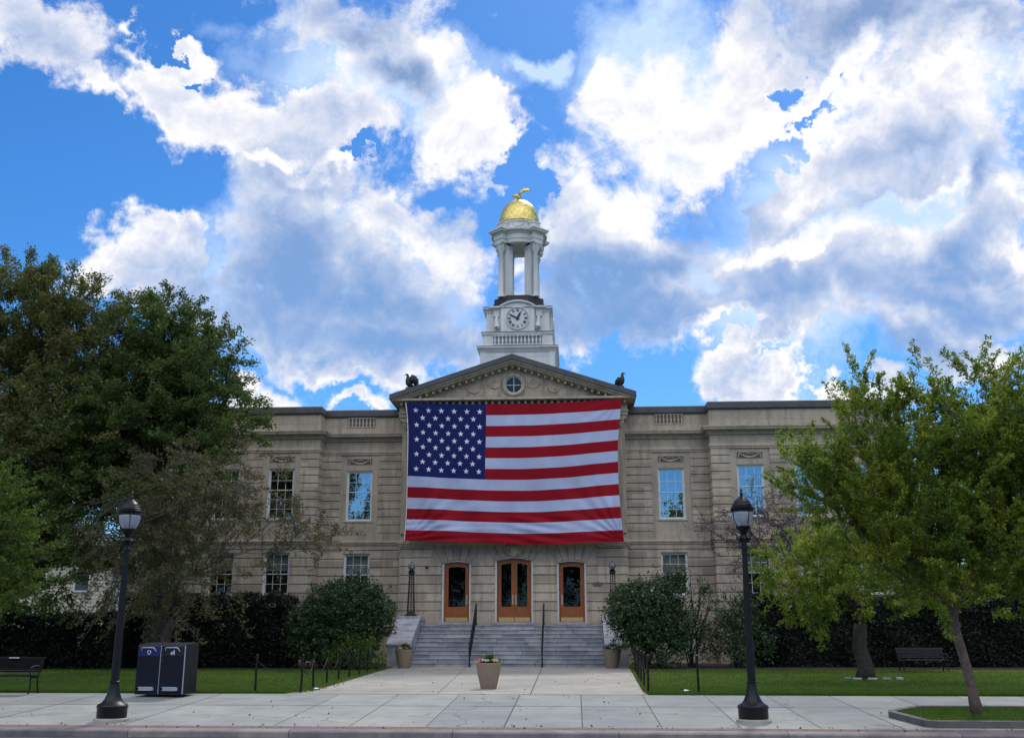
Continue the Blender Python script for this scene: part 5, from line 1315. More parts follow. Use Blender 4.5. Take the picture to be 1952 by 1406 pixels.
def skeleton(root_pts, root_r, fork, lobes, nsub=7, r_limb=.09, tw=.02, seed=1, sag=0.0):
    "trunk plus limbs that branch off the nearest earlier limb, and side branches through every lobe"
    rd = random.Random(seed); b = MB(); b.tube(root_pts, root_r, 12)
    f = Vector(fork); net = [(f, r_limb*1.3, Vector((0, 0, 1)), 0.0)]
    def grow(tip, r, nmin, wob, nseg, sides):
        best = min(net, key=lambda e: (tip-e[0]).length*1.0+e[3]*.35+(0 if e[1] > nmin else 3)+(1.2 if (tip-e[0]).normalized().dot(e[2]) < -.1 else 0))
        p0, rp, dr, ln = best; d = tip-p0; L_ = d.length; r = min(r, rp*.78)
        lead = p0+dr*L_*.38+Vector((0, 0, .10*L_)); pts = []; off = Vector((0, 0, 0))
        for i in range(nseg):
            u = i/(nseg-1); off = off*.6+Vector((rd.gauss(0, 1), rd.gauss(0, 1), rd.gauss(0, .8)))*wob*L_
            pts.append(p0*(1-u)**2+lead*2*u*(1-u)+tip*u*u+off*(u > 0)*(1-u*.3))
        rs = [max(.004, r*(1-.78*i/(nseg-1))) for i in range(nseg)]; b.tube(pts, rs, sides)
        for i in range(1, nseg): net.append((pts[i], rs[i], (pts[i]-pts[i-1]).normalized(), ln+L_*i/(nseg-1)))
    for lb in sorted(lobes, key=lambda l: (Vector(l[:3])-f).length):
        c = Vector(lb[:3]); rr = Vector(lb[3:6])
        grow(c+Vector((rd.uniform(-.3, .3)*rr.x, rd.uniform(-.3, .3)*rr.y, rr.z*.3)), r_limb, r_limb*.22, .028, 9, 7)
    for lb in lobes:
        c = Vector(lb[:3]); rr = Vector(lb[3:6])
        for k in range(nsub):
            dd = Vector((rd.gauss(0, 1), rd.gauss(0, 1), rd.gauss(.15, .8))).normalized()*rd.uniform(.5, 1.0)
            grow(c+Vector((dd.x*rr.x, dd.y*rr.y, dd.z*rr.z)), r_limb*.3, .008, .035, 6, 4)
    return b

def sprays(S0, D0, Ls, nside, nleaf, side_len, spread, droop=0.):
    "every axis carries side shoots in a loose plane, every shoot carries leaves"
    n = len(S0); t = (np.arange(nside)+rng.uniform(0, 1, (n, nside)))/nside; t = t*.95+.05
    P = S0[:, None, :]+D0[:, None, :]*(t*Ls[:, None])[:, :, None]
    P[:, :, 2] -= droop*t**2*Ls[:, None]
    side = np.cross(D0, np.array([0, 0, 1.0])+rng.normal(size=(n, 3))*.35); side /= np.linalg.norm(side, axis=1)[:, None]+1e-9
    sg = np.where(np.arange(nside) % 2, 1.0, -1.0)[None, :, None]
    sd = D0[:, None, :]*.75+side[:, None, :]*sg*.85+rng.normal(size=(n, nside, 3))*.28; sd /= np.linalg.norm(sd, axis=2)[:, :, None]
    sl = side_len*(1.05-.75*t)*rng.uniform(.6, 1.3, (n, nside))
    u = rng.uniform(0, 1, (n, nside, nleaf))
    C = P[:, :, None, :]+sd[:, :, None, :]*(u*sl[:, :, None])[:, :, :, None]+rng.normal(size=(n, nside, nleaf, 3))*spread
    nb = np.repeat(sd.reshape(-1, 3), nleaf, axis=0)
    tips = P+sd*sl[:, :, None]
    A1 = S0+D0*Ls[:, None]; A1[:, 2] -= droop*Ls
    return C.reshape(-1, 3), nb, P.reshape(-1, 3), tips.reshape(-1, 3), A1

def tree(name, label, cat, base, trunk, rads, fork, lobes, leafm, barkm, per_m3, per, size, spread, up=.5, length=.9, shell=.45, jitter=.5, nsub=7, r_limb=.1, twigs=.35, seed=1, droop=0., group=None, twigm=None, w=.5, twr=.010, nside=12, side=.35):
    t = thing(name, base, label, cat, group)
    bx, by, bz = base
    loc = lambda p: (p[0]-bx, p[1]-by, p[2]-bz)
    lb = [loc(l)+tuple(l[3:]) for l in lobes]
    b = skeleton([loc(p) for p in trunk], rads, loc(fork), lb, nsub, r_limb, seed=seed); b.build('trunk', barkm, t, smooth='all')
    S0, D0, Ls = lobes_shoots(lb, per_m3, up, length, shell, jitter)
    C, nb, P, T, A1 = sprays(S0, D0, Ls, nside, per, side, spread, droop)
    leaf_cloud('crown', C, size, leafm, t, nb*.8, w)
    k = rng.uniform(size=len(P)) < twigs
    sticks('twigs', np.concatenate([S0, P[k]]), np.concatenate([A1, T[k]]), np.concatenate([np.full(len(S0), twr*1.5), np.full(k.sum(), twr*.6)]), twr*.3, twigm or barkm, t)
    return t

G_dark = leaf_mat("dark_green_leaves", [(.042, .066, .024), (.075, .120, .032), (.14, .18, .045)], .36)
G_brown = leaf_mat("bronzing_leaves", [(.075, .10, .036), (.09, .130, .038), (.15, .15, .05), (.21, .14, .06)], .35)
G_lime = leaf_mat("yellow_green_leaves", [(.055, .11, .022), (.105, .18, .027), (.21, .275, .034), (.38, .37, .045)], .45, .8)
G_mid = leaf_mat("mid_green_leaves", [(.035, .07, .014), (.07, .12, .018), (.12, .18, .025)], .42, .9)
G_crab = leaf_mat("brown_green_leaves", [(.060, .058, .030), (.065, .080, .030), (.12, .105, .045), (.18, .10, .055)], .3, .8)
G_rhodo = leaf_mat("glossy_dark_leaves", [(.022, .046, .018), (.040, .078, .028), (.070, .115, .045)], .12, 1.2, .35)
G_hedge = leaf_mat("yew_hedge_needles", [(.006, .009, .007), (.010, .016, .010), (.020, .030, .016)], .1, 1.)
G_purple = leaf_mat("purple_brown_leaves", [(.06, .045, .04), (.09, .055, .05), (.07, .06, .035)], .25, .8)

# big trees at far left
tree('shade_tree', "tall bronzing tree with thin feathery top at the far left", 'tree', (-24.6, 43, 0), [(-24.6,43,0), (-24.5,43,2), (-24.7,43,4.5), (-24.6,43,6.5)], [.5,.38,.34,.3], (-24.6,43,6.5),
     [(-25.2,43,15.8,3.2,2.8,2.2,.62,1.3), (-22.6,43,15.0,2.6,2.4,1.9,.62,1.2), (-27.5,43,12.5,3.2,3,2.6,1), (-24.0,42.8,12.2,3.4,2.6,1.9,1.0), (-21.4,43,13.2,2.2,2.2,1.9,.9), (-25.0,42.6,8.8,4.4,2.8,2.2,1.15), (-21.0,42.6,9.6,3.4,2.6,2.0,1.1), (-25,42,5.6,4.2,2.6,2.2,1.0), (-26,42,3.2,3.0,1.6,1.0,.9)],
     G_brown, M['bark_dark'], 1.6, 16, .145, .09, up=.6, length=1.6, jitter=.45, nsub=10, r_limb=.2, twigs=.6, seed=4, twr=.014, nside=15, side=.75)
tree('shade_tree', "broad dark green tree overhanging the left wing of the town hall", 'tree', (-17.9, 44, 0), [(-17.9,44,0), (-17.8,44,2), (-17.9,44,4.5), (-17.8,44,6)], [.55,.42,.36,.3], (-17.8,44,6),
     [(-18.9,43.5,14.6,1.7,1.8,2.0,.95), (-17.5,43.3,12.9,2.5,2.2,2.1,1.05), (-19.7,43.3,11.6,2.8,2.4,2.0,1.1), (-16.3,42.8,11.6,2.1,1.9,1.7,1), (-15.4,42.4,10.4,1.75,1.6,1.2,.9), (-18.0,42.6,9.3,3.2,2.3,1.6,1.1), (-21.6,42.8,9.0,2.8,2.2,1.9,1.1), (-16.0,42.2,8.9,1.7,1.6,.9,.9), (-20,42,6.8,3.6,2.2,1.6,1.0), (-22.8,42,5.8,2.6,2,1.6,1), (-18.2,41.6,4.4,2.2,1.5,1.3,1.0), (-21.0,41.8,3.9,2.0,1.4,1.0,.8), (-16.6,41.8,6.6,1.8,1.5,1.2,.9)],
     G_dark, M['bark_dark'], 2.2, 16, .145, .09, up=.25, length=1.35, jitter=.45, nsub=9, r_limb=.2, twigs=.4, seed=5, twr=.012, nside=14, side=.7)
# crab apple in front of the left wing
tree('crab_apple_tree', "spreading brownish crab apple with tangled grey twigs before the left wing", 'tree', (-14.9, 37.6, 0), [(-14.9,37.6,0), (-14.75,37.6,.7), (-14.9,37.6,1.4), (-14.6,37.6,2.0)], [.26,.19,.18,.15], (-14.6,37.6,2.0),
     [(-13.7,37.6,6.9,2.3,1.8,1.35,1.1), (-11.6,37.4,6.1,1.9,1.5,1.2,.5), (-15.9,37.6,6.0,2.0,1.7,1.5,1.1), (-12.2,37.3,4.9,1.9,1.5,.95,.35), (-10.3,37.3,5.0,1.3,.9,.5,.55), (-9.3,37.3,4.75,.8,.5,.35,.6), (-15.2,37.2,4.3,2.1,1.6,1.2,1.05), (-13.4,37.2,3.6,1.9,1.4,.9,.7), (-16.8,37.4,3.4,1.4,1.3,1.2,1), (-15.0,37.6,2.6,1.6,1.2,.8,.9), (-9.9,37.4,5.6,.9,.7,.5,.35)],
     G_crab, M['bark_dark'], 3.8, 6, .10, .05, up=.05, length=1.25, jitter=.6, nsub=11, r_limb=.10, twigs=.9, seed=8, droop=.35, twigm=M['twig'], twr=.010, nside=13, side=.42)
# young tree at left edge
tree('street_tree', "bright green young tree cut by the left edge of the view", 'tree', (-15.3, 24.3, -.15), [(-15.3,24.3,-.15), (-15.25,24.3,.8), (-15.3,24.3,1.6)], [.11,.09,.08], (-15.3,24.3,1.6),
     [(-14.6,24.4,4.2,1.3,1.3,.9,1), (-14.3,24.4,3.1,1.25,1.2,.75,1.1), (-13.55,24.3,3.0,.75,.7,.5,.9), (-15.6,24.4,4.6,1.6,1.4,1.2,1), (-15,24.4,2.3,1.4,1.2,.5,1), (-13.75,24.2,2.25,.7,.7,.35,.8), (-14.0,24.3,4.0,.8,.8,.6,.8)],
     G_mid, M['bark'], 15, 9, .085, .03, up=.35, length=.8, jitter=.45, side=.30, nside=13, nsub=8, r_limb=.05, twigs=.4, seed=9, twr=.005)
# young tree in the raised bed, right
tree('street_tree', "yellow green young tree in the stone edged bed at the right", 'tree', (8.42, 23.2, -.12), [(8.42,23.2,-.14), (8.38,23.2,.2), (8.29,23.15,.8), (8.16,23.1,1.35), (8.10,23.1,1.55)], [.15,.115,.10,.10,.11], (8.09,23.1,1.5),
     [(8.3,23.1,5.0,1.5,1.5,1.2,1.1), (6.9,23.0,4.7,1.3,1.3,.95,1.05), (5.9,22.9,4.55,1.0,1.0,.62,1.0), (5.2,22.8,4.95,.75,.6,.34,1.3), (5.5,22.8,4.3,.7,.6,.35,1.1), (9.8,23.1,4.9,1.4,1.4,1.4,1.05), (7.4,22.9,3.6,1.5,1.3,.8,1.05), (9.3,22.9,3.5,1.6,1.3,1.0,1.1), (6.1,22.8,3.7,.9,.9,.5,.95),
      (6.6,23.0,5.9,.85,.8,.55,.95), (6.55,23.0,6.7,.34,.34,.7,1.3,.7), (7.05,23.0,6.4,.32,.32,.55,1.2,.6), (7.75,23.0,6.6,.40,.38,.85,1.3,.7), (8.35,23.0,6.4,.38,.36,.7,1.2,.65), (9.05,23.1,6.6,.5,.5,.9,1.2,.8), (9.45,23.1,6.8,.36,.36,.85,1.2,.7), (10.0,23.1,6.5,.6,.6,.7,1.1), (8.6,22.7,2.75,1.8,1.2,.55,1.1), (6.9,22.7,2.8,1.1,.9,.45,.9), (10.4,23,2.9,1.2,1.2,.9,1), (9.55,22.8,2.1,.55,.5,.4,.8), (8.2,22.6,2.25,1.3,.7,.35,.9), (9.0,23.4,2.4,1.0,.8,.4,.9), (7.3,23.2,2.45,.8,.7,.35,.9), (10.5,22.9,5.9,1.1,1.1,1.0,1)],
     G_lime, M['bark'], 17, 15, .066, .026, up=.8, length=.95, jitter=.32, side=.27, nside=14, nsub=8, r_limb=.115, twigs=.45, seed=12, twr=.006)
# second tree on the lawn
tree('lawn_tree', "low gnarled tree on the right lawn behind the young tree", 'tree', (9.62, 36.2, 0), [(9.62,36.2,0), (9.66,36.2,.4), (9.5,36.2,1.0), (9.6,36.2,1.8)], [.36,.27,.25,.22], (9.6,36.2,1.8),
     [(7.6,35.8,3.5,1.35,1.3,.72,1.1), (6.9,35.6,2.9,.85,.9,.42,1), (9.2,35.9,3.8,1.7,1.5,1.0,1.05), (10.8,36,3.6,1.7,1.5,1.0,1), (8.8,35.6,2.6,1.5,1.2,.5,.9), (12.2,36,3.2,1.4,1.4,1.0,1), (7.9,35.7,2.2,.5,.5,.35,.8)],
     G_lime, M['bark_dark'], 10, 13, .085, .04, up=.4, length=1.0, jitter=.4, side=.38, nside=12, nsub=8, r_limb=.11, twigs=.3, seed=14, twr=.008)
# nearly bare crab apple right
tree('crab_apple_tree', "nearly bare purplish crab apple in front of the right wing", 'tree', (9.1, 48.9, 0), [(9.1,48.9,0), (9.0,48.9,.9), (9.2,48.9,1.8), (9.0,48.9,2.6)], [.2,.15,.14,.13], (9.0,48.9,2.6),
     [(8.2,47.2,7.2,.9,.9,.75,1.0), (7.4,46.9,6.1,1.2,1.0,.9,.9), (9.5,47.2,6.2,1.5,1.3,1.2,1.6), (10.9,47.0,5.1,1.3,1.2,1.0,1.6), (8.7,46.6,4.8,1.5,1.1,.9,1.2), (6.7,46.6,5.9,.6,.5,.5,.7), (7.3,46.4,4.6,.9,.8,.6,.8), (5.9,46.6,6.1,.35,.3,.3,.5)],
     G_purple, M['bark_dark'], 7, 2, .085, .05, up=.15, length=1.1, jitter=.9, side=.5, nside=10, nsub=15, r_limb=.075, twigs=1.0, seed=21, droop=.15, twigm=M['twig'], twr=.010)

# darker trees filling the sides behind the lawn
tree('evergreen_tree', "dark evergreen behind the right end of the right hedge", 'tree', (22.0, 53, 0), [(22,53,0), (22,53,2), (22.1,53,4)], [.4,.3,.25], (22.1,53,4),
     [(21,52.5,5.0,3.6,2.2,2.4,1), (24.5,52.5,4.6,3.6,2.2,2.6,1), (22,52,2.4,4.6,1.8,1.6,1), (18.2,52,3.0,1.8,1.5,2.2,.9)], G_dark, M['bark_dark'], 1.8, 12, .18, .08, length=1.6, nside=12, side=.6, r_limb=.15, seed=31)
tree('evergreen_tree', "dark evergreen behind the lower left hedge at the far left", 'tree', (-31.5, 52, 0), [(-31.5,52,0), (-31.5,52,2), (-31.4,52,4)], [.4,.3,.25], (-31.4,52,4),
     [(-32,51.5,5.5,3.4,2.2,2.6,1), (-29.5,51.5,3.6,2.4,1.8,1.5,1), (-31,51,2.4,3.8,1.8,1.6,1), (-27.3,50.5,6.6,1.6,1.5,1.3,1)], G_dark, M['bark_dark'], 1.8, 12, .18, .08, length=1.6, nside=12, side=.6, r_limb=.15, seed=32)
# shrubs
def shrub(name, label, base, lobes, leafm, per_m3, per, size, spread, stems=6, group=None, cat='shrub', up=.3, length=.4, twigs=.15, w=.42, barkm=None, shell=.4):
    t = thing(name, base, label, cat, group); bx, by, bz = base; rd = random.Random(int(abs(bx)*100)); b = MB()
    lb = [(l[0]-bx, l[1]-by, l[2]-bz)+tuple(l[3:]) for l in lobes]
    for k in range(stems):
        l = lb[k % len(lb)]; x = rd.uniform(-.3, .3); e = (l[0]+rd.uniform(-.5, .5)*l[3], l[1], l[2]+l[5]*.4)
        b.tube([(x, rd.uniform(-.15, .15), -.02), (x*1.3+e[0]*.25, e[1]*.3, e[2]*.35), (e[0]*.7, e[1]*.7, e[2]*.7), e], [.045,.035,.025,.01], 6)
    b.build('stems', barkm or M['bark_dark'], t, smooth='all')
    S0, D0, Ls = lobes_shoots(lb, per_m3, up, length, shell, .5); C, nb = shoot_leaves(S0, D0, Ls, per, spread)
    k = C[:, 2] > .02; C = C[k]; nb = nb[k]
    leaf_cloud('foliage', C, size, leafm, t, nb*.4, w)
    kk = rng.uniform(size=len(S0)) < twigs
    if kk.sum() > 12: sticks('twigs', S0[kk]-D0[kk]*Ls[kk, None]*.6, S0[kk]+D0[kk]*Ls[kk, None], .007, .003, M['twig'], t)
    return t
shrub('rhododendron', "large rounded dark green rhododendron left of the staircase", (-10.0, 45.0, .03), [(-10.0,45,2.3,1.9,1.4,1.35), (-11.2,44.8,1.6,1.2,1.1,1.2), (-9.0,45,2.2,1.1,1.1,1.2), (-10.2,44.6,1.1,1.9,1.2,1.1)], G_rhodo, 60, 22, .13, .12)
shrub('small_shrub', "small lighter leaved shrub at the foot of the left rhododendron", (-8.95, 43.0, .02), [(-9.0,43,.75,.85,.6,.55), (-8.3,43.1,.55,.55,.5,.5), (-9.8,43.1,.5,.6,.5,.45)], G_mid, 80, 14, .11, .12)
shrub('rhododendron', "large irregular dark rhododendron right of the staircase", (3.0, 45.4, .03), [(2.9,45.3,2.5,1.25,1.1,1.15), (2.1,45.1,2.2,.75,.8,.8), (3.3,45.3,1.2,1.4,1.1,1.15), (4.0,45.5,3.2,.75,.7,.75), (1.85,45,1.55,.4,.5,.55), (4.3,45.4,2.1,.7,.7,.8)], G_rhodo, 60, 22, .13, .12)
shrub('leggy_shrub', "tall sparse leggy shrub before the right lower window", (5.15, 46.4, .03), [(5.3,46.4,3.3,.55,.4,.45,.45), (5.9,46.4,3.1,.35,.35,.35,.4), (3.85,46.3,3.9,.35,.35,.4,.6), (5.1,46.4,2.2,.75,.5,.7,.5), (5.3,46.3,1.2,.9,.5,.8,.9), (4.95,46.4,4.0,.3,.2,.25,.3)], G_rhodo, 75, 18, .12, .16, 9, twigs=.5)
shrub('dark_shrub', "dense dark shrub between the leggy shrub and the right hedge", (6.9, 46.0, .03), [(6.9,46,2.3,.95,.8,.85), (7.3,46,1.3,1.1,.8,1.1), (6.2,45.8,1.5,.7,.7,.8), (6.6,45.6,.6,.8,.6,.5)], G_rhodo, 45, 18, .12, .15)

def hedge(label, pts, ztop, thick, n, lumps=.16):
    t = thing('yew_hedge', (pts[0][0], pts[0][1], .03), label, 'hedge', 'clipped dark hedges before the wings')
    bx, by = pts[0]; x0, y0 = 0, 0; x1, y1 = pts[1][0]-bx, pts[1][1]-by
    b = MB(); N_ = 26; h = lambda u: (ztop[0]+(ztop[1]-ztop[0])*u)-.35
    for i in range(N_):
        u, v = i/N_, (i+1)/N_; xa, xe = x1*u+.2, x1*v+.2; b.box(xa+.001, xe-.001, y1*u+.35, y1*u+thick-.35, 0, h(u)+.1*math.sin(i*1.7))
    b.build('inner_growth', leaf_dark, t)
    u = rng.uniform(0, 1, n); f = rng.uniform(0, 1, n); hh = ztop[0]+(ztop[1]-ztop[0])*u
    bumpv = lumps*(np.sin(u*37)+np.sin(u*91+2)*.6)
    C = np.empty((n, 3)); face = f < .62
    C[:, 0] = x1*u; z = rng.uniform(0, 1, n)
    C[:, 2] = np.where(face, z*hh, hh+bumpv*.6+rng.normal(size=n)*.09)
    C[:, 1] = y1*u+np.where(face, rng.normal(size=n)*.14+.16+.12*np.sin(u*29+z*7), rng.uniform(0, thick, n))
    e = rng.uniform(size=n) < .06; C[e, 0] = np.where(rng.uniform(size=e.sum()) < .5, rng.normal(size=e.sum())*.1, x1+rng.normal(size=e.sum())*.1); C[e, 2] = rng.uniform(0, 1, e.sum())*hh[e]; C[e, 1] = rng.uniform(0, thick, e.sum())
    C[:, 2] = np.maximum(C[:, 2], .02)
    leaf_cloud('foliage', C, .13, G_hedge, t, None, .4)
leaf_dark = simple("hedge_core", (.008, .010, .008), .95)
hedge("tall clipped dark hedge under the left wing windows", [(-19.6, 44.2), (-12.35, 44.6)], (2.75, 2.95), 1.8, 36000)
hedge("lower clipped dark hedge behind the left bench", [(-27.0, 42.6), (-19.4, 43.6)], (1.85, 2.2), 1.8, 30000)
hedge("tall clipped dark hedge under the right wing", [(7.7, 46.7), (20.5, 47.0)], (2.95, 2.9), 1.9, 56000)

# ------------------------------------------------------------------ planters
def planter(x, y, s, label, flab, flowers, seed, first=None):
    if first: t = copy_tree(first); t.location = (x, y, .002); t.scale = (s, s, s); t['label'] = label
    else:
        t = thing('planter', (x, y, .002), label, 'planter', 'tapered stone planters before the stairs'); t.scale = (s, s, s)
        b = MB(); b.lathe([(.215,0),(.225,.02),(.262,.18),(.312,.40),(.337,.56),(.352,.655),(.358,.675),(.35,.695),(.335,.70),(.318,.695),(.312,.62),(.305,.60),(0,.60)], (0,0,0), 40); b.build('pot', M['pot'], t, smooth=True)
        b = MB(); b.lathe([(.308,.605),(.15,.64),(0,.645)], (0,0,0), 20); b.build('soil', M['soil'], t, smooth='all')
    f = thing('flowering_plants', (x, y, .62*s), flab, 'flowers', 'flowers filling the planters')
    r2 = np.random.default_rng(seed)
    C = r2.normal(size=(1300, 3))*np.array([.15, .13, .055])+np.array([0, 0, .10]); C[:, 2] = np.abs(C[:, 2]); C = C[np.hypot(C[:, 0], C[:, 1]) < .36]
    C2 = r2.normal(size=(500, 3))*np.array([.07, .07, .05])+np.array([.02, .03, .20]); C = np.concatenate([C, C2])*s
    leaf_cloud('leaves', C, .06, G_plant, f, None, .45)
    for q, (col, cx_, n) in enumerate(flowers):
        ang = r2.uniform(0, 6.28, n); rr = r2.uniform(.0, .11, n); P = np.stack([cx_+rr*np.cos(ang), -.16+rr*.7*np.sin(ang), .10+r2.uniform(0, .07, n)], 1)*s; b = MB()
        for p in P:
            k = r2.integers(6, 9); a0 = r2.uniform(0, 6); R_ = .030*s
            tilt = r2.normal(size=2)*.4; ctr = (p[0], p[1]-.01, p[2]+.01)
            for j in range(k):
                a = a0+2*math.pi*j/k; d = Vector((math.cos(a), -.3+.4*math.sin(a), math.sin(a)*.85)).normalized()*R_; e = Vector((-math.sin(a), 0, math.cos(a)))*R_*.35; c_ = Vector(ctr)
                b.add([c_, c_+d*.6+e, c_+d, c_+d*.6-e], [(0,1,2,3)])
        b.build('blossoms', M[col], f)
    return t
G_plant = leaf_mat("planter_leaves", [(.03, .05, .02), (.05, .085, .03), (.09, .12, .05)], .25, 3.)
M['bl_orange'] = simple("orange_petals", (.75, .22, .06), .7, 0, .15, 30, 0); M['bl_white'] = simple("white_petals", (.75, .72, .66), .7, 0, .08, 30, 0); M['bl_yellow'] = simple("cream_yellow_petals", (.65, .52, .22), .7, 0, .15, 30, 0)
p1 = planter(-2.46, 29.95, 1.0, "tan stone planter alone in the middle of the walkway", "orange, white and yellow flowers in the middle planter", [('bl_orange', -.24, 16), ('bl_white', -.06, 9), ('bl_yellow', .18, 16)], 1)
planter(-7.42, 45.6, 1.12, "tan stone planter left of the staircase foot", "pale yellow flowers in the planter left of the stairs", [('bl_yellow', -.12, 18), ('bl_orange', .05, 4)], 2, p1)
planter(1.58, 46.4, 1.12, "tan stone planter right of the staircase foot", "low foliage with one white bloom in the planter right of the stairs", [('bl_white', -.02, 6)], 3, p1)

# ------------------------------------------------------------------ raised bed under the young tree
bd = thing('raised_bed', (7, 22.5, -.2), "raised pavement planting bed with dark stone edging", 'planting bed')
b = MB()
bp = [(6.66, 23.35), (6.95, 21.72), (30, 21.72), (30, 24.3), (7.6, 24.3)]
def zz(y): return swz(y)+.2
path = bp+[bp[0]]
for i in range(len(bp)-1 if False else 5):
    (xa, ya), (xe, ye) = bp[i], bp[(i+1) % 5]; d = Vector((xe-xa, ye-ya)).normalized(); nn_ = Vector((-d.y, d.x))*-.08
    if i > 3: pass
    P = [(xa-nn_.x-d.x*.079, ya-nn_.y-d.y*.079), (xe-nn_.x+d.x*.079, ye-nn_.y+d.y*.079), (xe+nn_.x-d.x*.08, ye+nn_.y-d.y*.08), (xa+nn_.x+d.x*.08, ya+nn_.y+d.y*.08)]
    vs = [(x-7, y-22.5, -.3+.0) for x, y in P]+[(x-7, y-22.5, swz(y)+.13+.2-.0-random.uniform(0,.004)) for x, y in P]
    b.add(vs, [(0,3,2,1),(4,5,6,7),(0,1,5,4),(1,2,6,5),(2,3,7,6),(3,0,4,7)])
b.build('stone_edging', M['edge'] if 'edge' in M else granite("dark_edging", (.13, .12, .12)), bd)
b = MB(); ip = [(6.74, 23.34), (7.02, 21.80), (30, 21.80), (30, 24.22), (7.63, 24.22)]
b.add([(x-7, y-22.5, swz(y)+.09+.2) for x, y in ip], [(0,1,2,3,4)]); b.build('bed_soil', M['grass'], bd)

# stones round the lawn tree
random.seed(5)
b = MB()
for (x, y, sx) in ((9.2, 35.62, .2), (9.66, 35.5, .22), (10.15, 35.6, .2), (10.6, 35.75, .15), (8.95, 35.85, .14)):
    b.bbox(x-sx*.7, x+sx*.7, y-.06, y+.06, .01, .07+.03*random.random(), .02)
tag(b.build('edging_stones', M['granite_warm']), "pale rough stones laid round the foot of the lawn tree", 'stones')

# ------------------------------------------------------------------ grass and litter
def blades(name, X, Y, Z, h, mat):
    n = len(X); a = rng.uniform(0, 6.28, n); hw = .004+rng.uniform(0, .004, n); H = h*rng.uniform(.5, 1.3, n); V = np.empty((n, 3, 3)); lean = rng.normal(size=(n, 2))*.35*H[:, None]
    V[:, 0] = np.stack([X-np.cos(a)*hw, Y-np.sin(a)*hw, Z], 1); V[:, 1] = np.stack([X+np.cos(a)*hw, Y+np.sin(a)*hw, Z], 1); V[:, 2] = np.stack([X+lean[:, 0], Y+lean[:, 1], Z+H], 1)
    me = bpy.data.meshes.new(name); me.vertices.add(n*3); me.vertices.foreach_set('co', V.reshape(-1)); me.loops.add(n*3); me.loops.foreach_set('vertex_index', np.arange(n*3, dtype=np.int32))
    me.polygons.add(n); me.polygons.foreach_set('loop_start', np.arange(0, n*3, 3, dtype=np.int32)); me.polygons.foreach_set('loop_total', np.full(n, 3, dtype=np.int32)); me.materials.append(mat); me.update(); me.validate()
    o = bpy.data.objects.new(name, me); COL.objects.link(o); tag(o, kind='stuff'); return o
def scatter_lawn(x0f, x1f, n, power=2.2):
    Y = LY0+.01+(44-LY0)*rng.uniform(0, 1, n)**power; X = x0f(Y)+(x1f(Y)-x0f(Y))*rng.uniform(0, 1, n); return X, Y
def leftedge(Y): return np.where(Y < 28.2, WL0-.55+(Y-LY0)*.39, np.where(Y < 29, WL0-.28+(Y-28.2)*.2, WL0-.12-(Y-29)*(WL1-WL0+.12)/-18.6))
def rightedge(Y): return np.where(Y < LY0+1.2, WR0+.1, WR0+.05+(Y-LY0-1.2)*(WR1-WR0-.05)/18.9)
X, Y = scatter_lawn(lambda y: -15.5-(y-27)*.5, leftedge, 130000); o = blades('grass', X, Y, np.full(len(X), .012), .05, M['blade']); tag(o, "short green grass on the left lawn", 'grass')
X, Y = scatter_lawn(rightedge, lambda y: 11.5+(y-27)*.5, 140000); o = blades('grass', X, Y, np.full(len(X), .012), .05, M['blade']); tag(o, "short green grass on the right lawn", 'grass')
n = 16000; X = rng.uniform(6.9, 12.5, n); Y = rng.uniform(21.85, 24.15, n); k = X > 6.75+(24.2-Y)*.0+.15*(Y > 23.4)*(Y-23.3)*6; X, Y = X[k], Y[k]
Zs = np.minimum(0, -.0435*(27.7-Y))+.09; o = blades('grass', X, Y, Zs, .07, M['blade']); tag(o, "longer grass in the stone edged tree bed", 'grass')
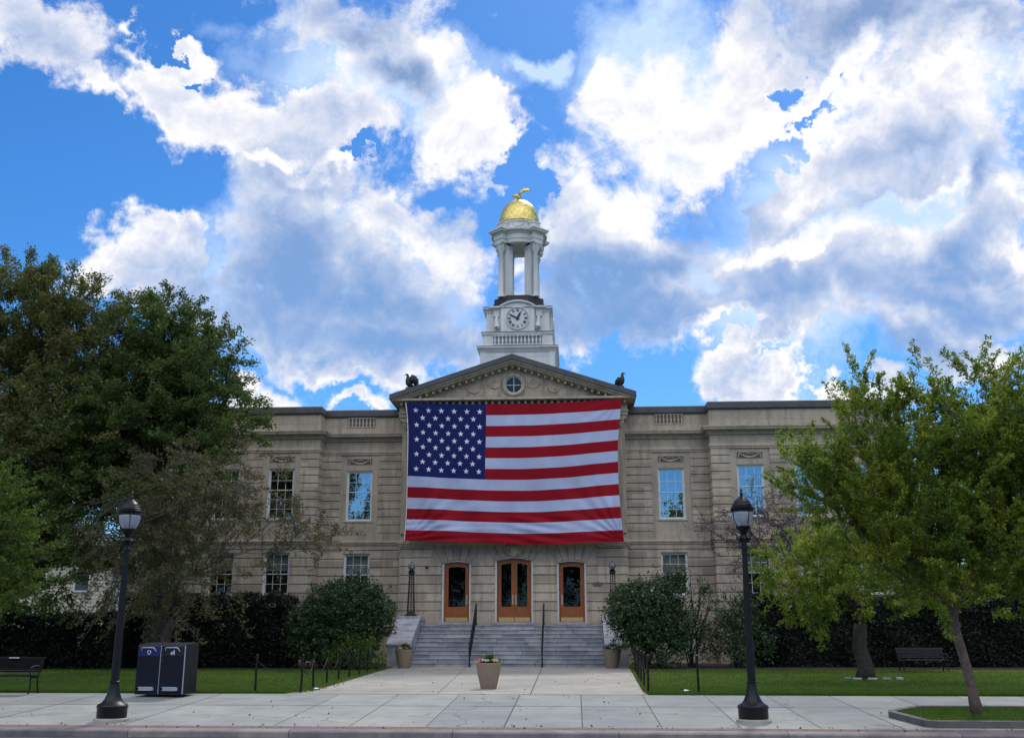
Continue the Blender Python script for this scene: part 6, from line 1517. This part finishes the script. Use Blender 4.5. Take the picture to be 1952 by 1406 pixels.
# fallen leaves along the lawn edges and on the walkway
n = 0; X = np.concatenate([rng.uniform(WR0+.2, 4.6, 420), rng.uniform(-9.2, -7.0, 320), rng.uniform(-8, 2, 60), rng.uniform(-11, 8, 45), rng.uniform(-12, 12, 120)]); Y = np.concatenate([LY0+rng.uniform(0, 1, 420)**2*12+.1, LY0+rng.uniform(0, 1, 320)**2*12+.2, rng.uniform(28, 46, 60), rng.uniform(21.5, 27.5, 45), rng.uniform(21.0, 21.6, 120)])
Z = np.minimum(0, -.0435*(27.7-Y))+.022
dl = leaf_cloud('fallen_leaves', np.stack([X, Y, Z], 1), .055, leaf_mat("dry_leaf", [(.10, .06, .03), (.18, .12, .05), (.25, .2, .1)], .1), None, None, .6); tag(dl, "scattered dry leaves on pavement and lawn edges", 'fallen leaves', kind='stuff')
for (x, y, lb_) in ((-7.0, 28.6, "white scrap of paper by the left corner post"), (2.9, 28.25, "white scrap of paper at the foot of the outermost right post")):
    b = MB(); b.add([(-.1,-.03,.01),(.08,-.05,.02),(.1,.05,.012),(-.06,.06,.045)], [(0,1,2,3)]); b.add([(.02,-.04,.02),(.12,-.02,.05),(.1,.05,.012)], [(0,1,2)])
    o = b.build('litter', M['paper']); o.location = (x, y, .05); tag(o, lb_, 'litter')

# ------------------------------------------------------------------ house behind the left trees
hs = thing('house', (-38, 76, 0), "pale two storey house glimpsed through the left trees", 'house')
b = MB(); b.box(-5, 5, -4, 4, -.5, 6.5)
for k in range(24): b.box(-5.02, 5.02, -4.03, 4.03, .1+k*.26, .12+k*.26+.02)
b.build('wall', M['house'], hs)
b = MB(); b.prism([(-5.5, 6.5), (5.5, 6.5), (0, 9.4)], -4.5, 4.5); b.build('roof', M['house_roof'], hs)
for x in (-3.2, 0, 3.2):
    for z in (1.2, 4.2):
        b = MB(); b.box(x-.6, x+.6, -4.12, -4.035, z, z+1.5); w_ = b.build('window', M['white_paint'], hs); b = MB(); b.box(x-.48, x+.48, -4.14, -4.125, z+.12, z+1.38); b.build('pane', M['winglass_far'], w_)
# trees across the common, behind the camera: what the windows mirror
tw = []
rd = random.Random(2)
b = MB()
ll = []
for k in range(25):
    x = -75+k*7 if k < 22 else (-33, -39, -28)[k-22]+rd.uniform(-2, 2); y = -62+rd.uniform(-8, 8); h = rd.uniform(17, 22) if k < 22 else 26
    ll.append((x, y, h*.62, rd.uniform(3.5, 5), 3.5, h*.38))
    b.tube([(x, y, -.4), (x+.2, y, h*.5)], [.35, .2], 6)
tt = tag(b.build('common_trees', M['bark_dark']), "row of trees across the common mirrored in the windows", 'trees', kind='stuff')
S0, D0, Ls = lobes_shoots(ll, .35, .3, 1.5, .4, .5); C, nb = shoot_leaves(S0, D0, Ls, 12, .5); o = leaf_cloud('crowns', C, .75, G_dark, tt, nb*.4, .7)
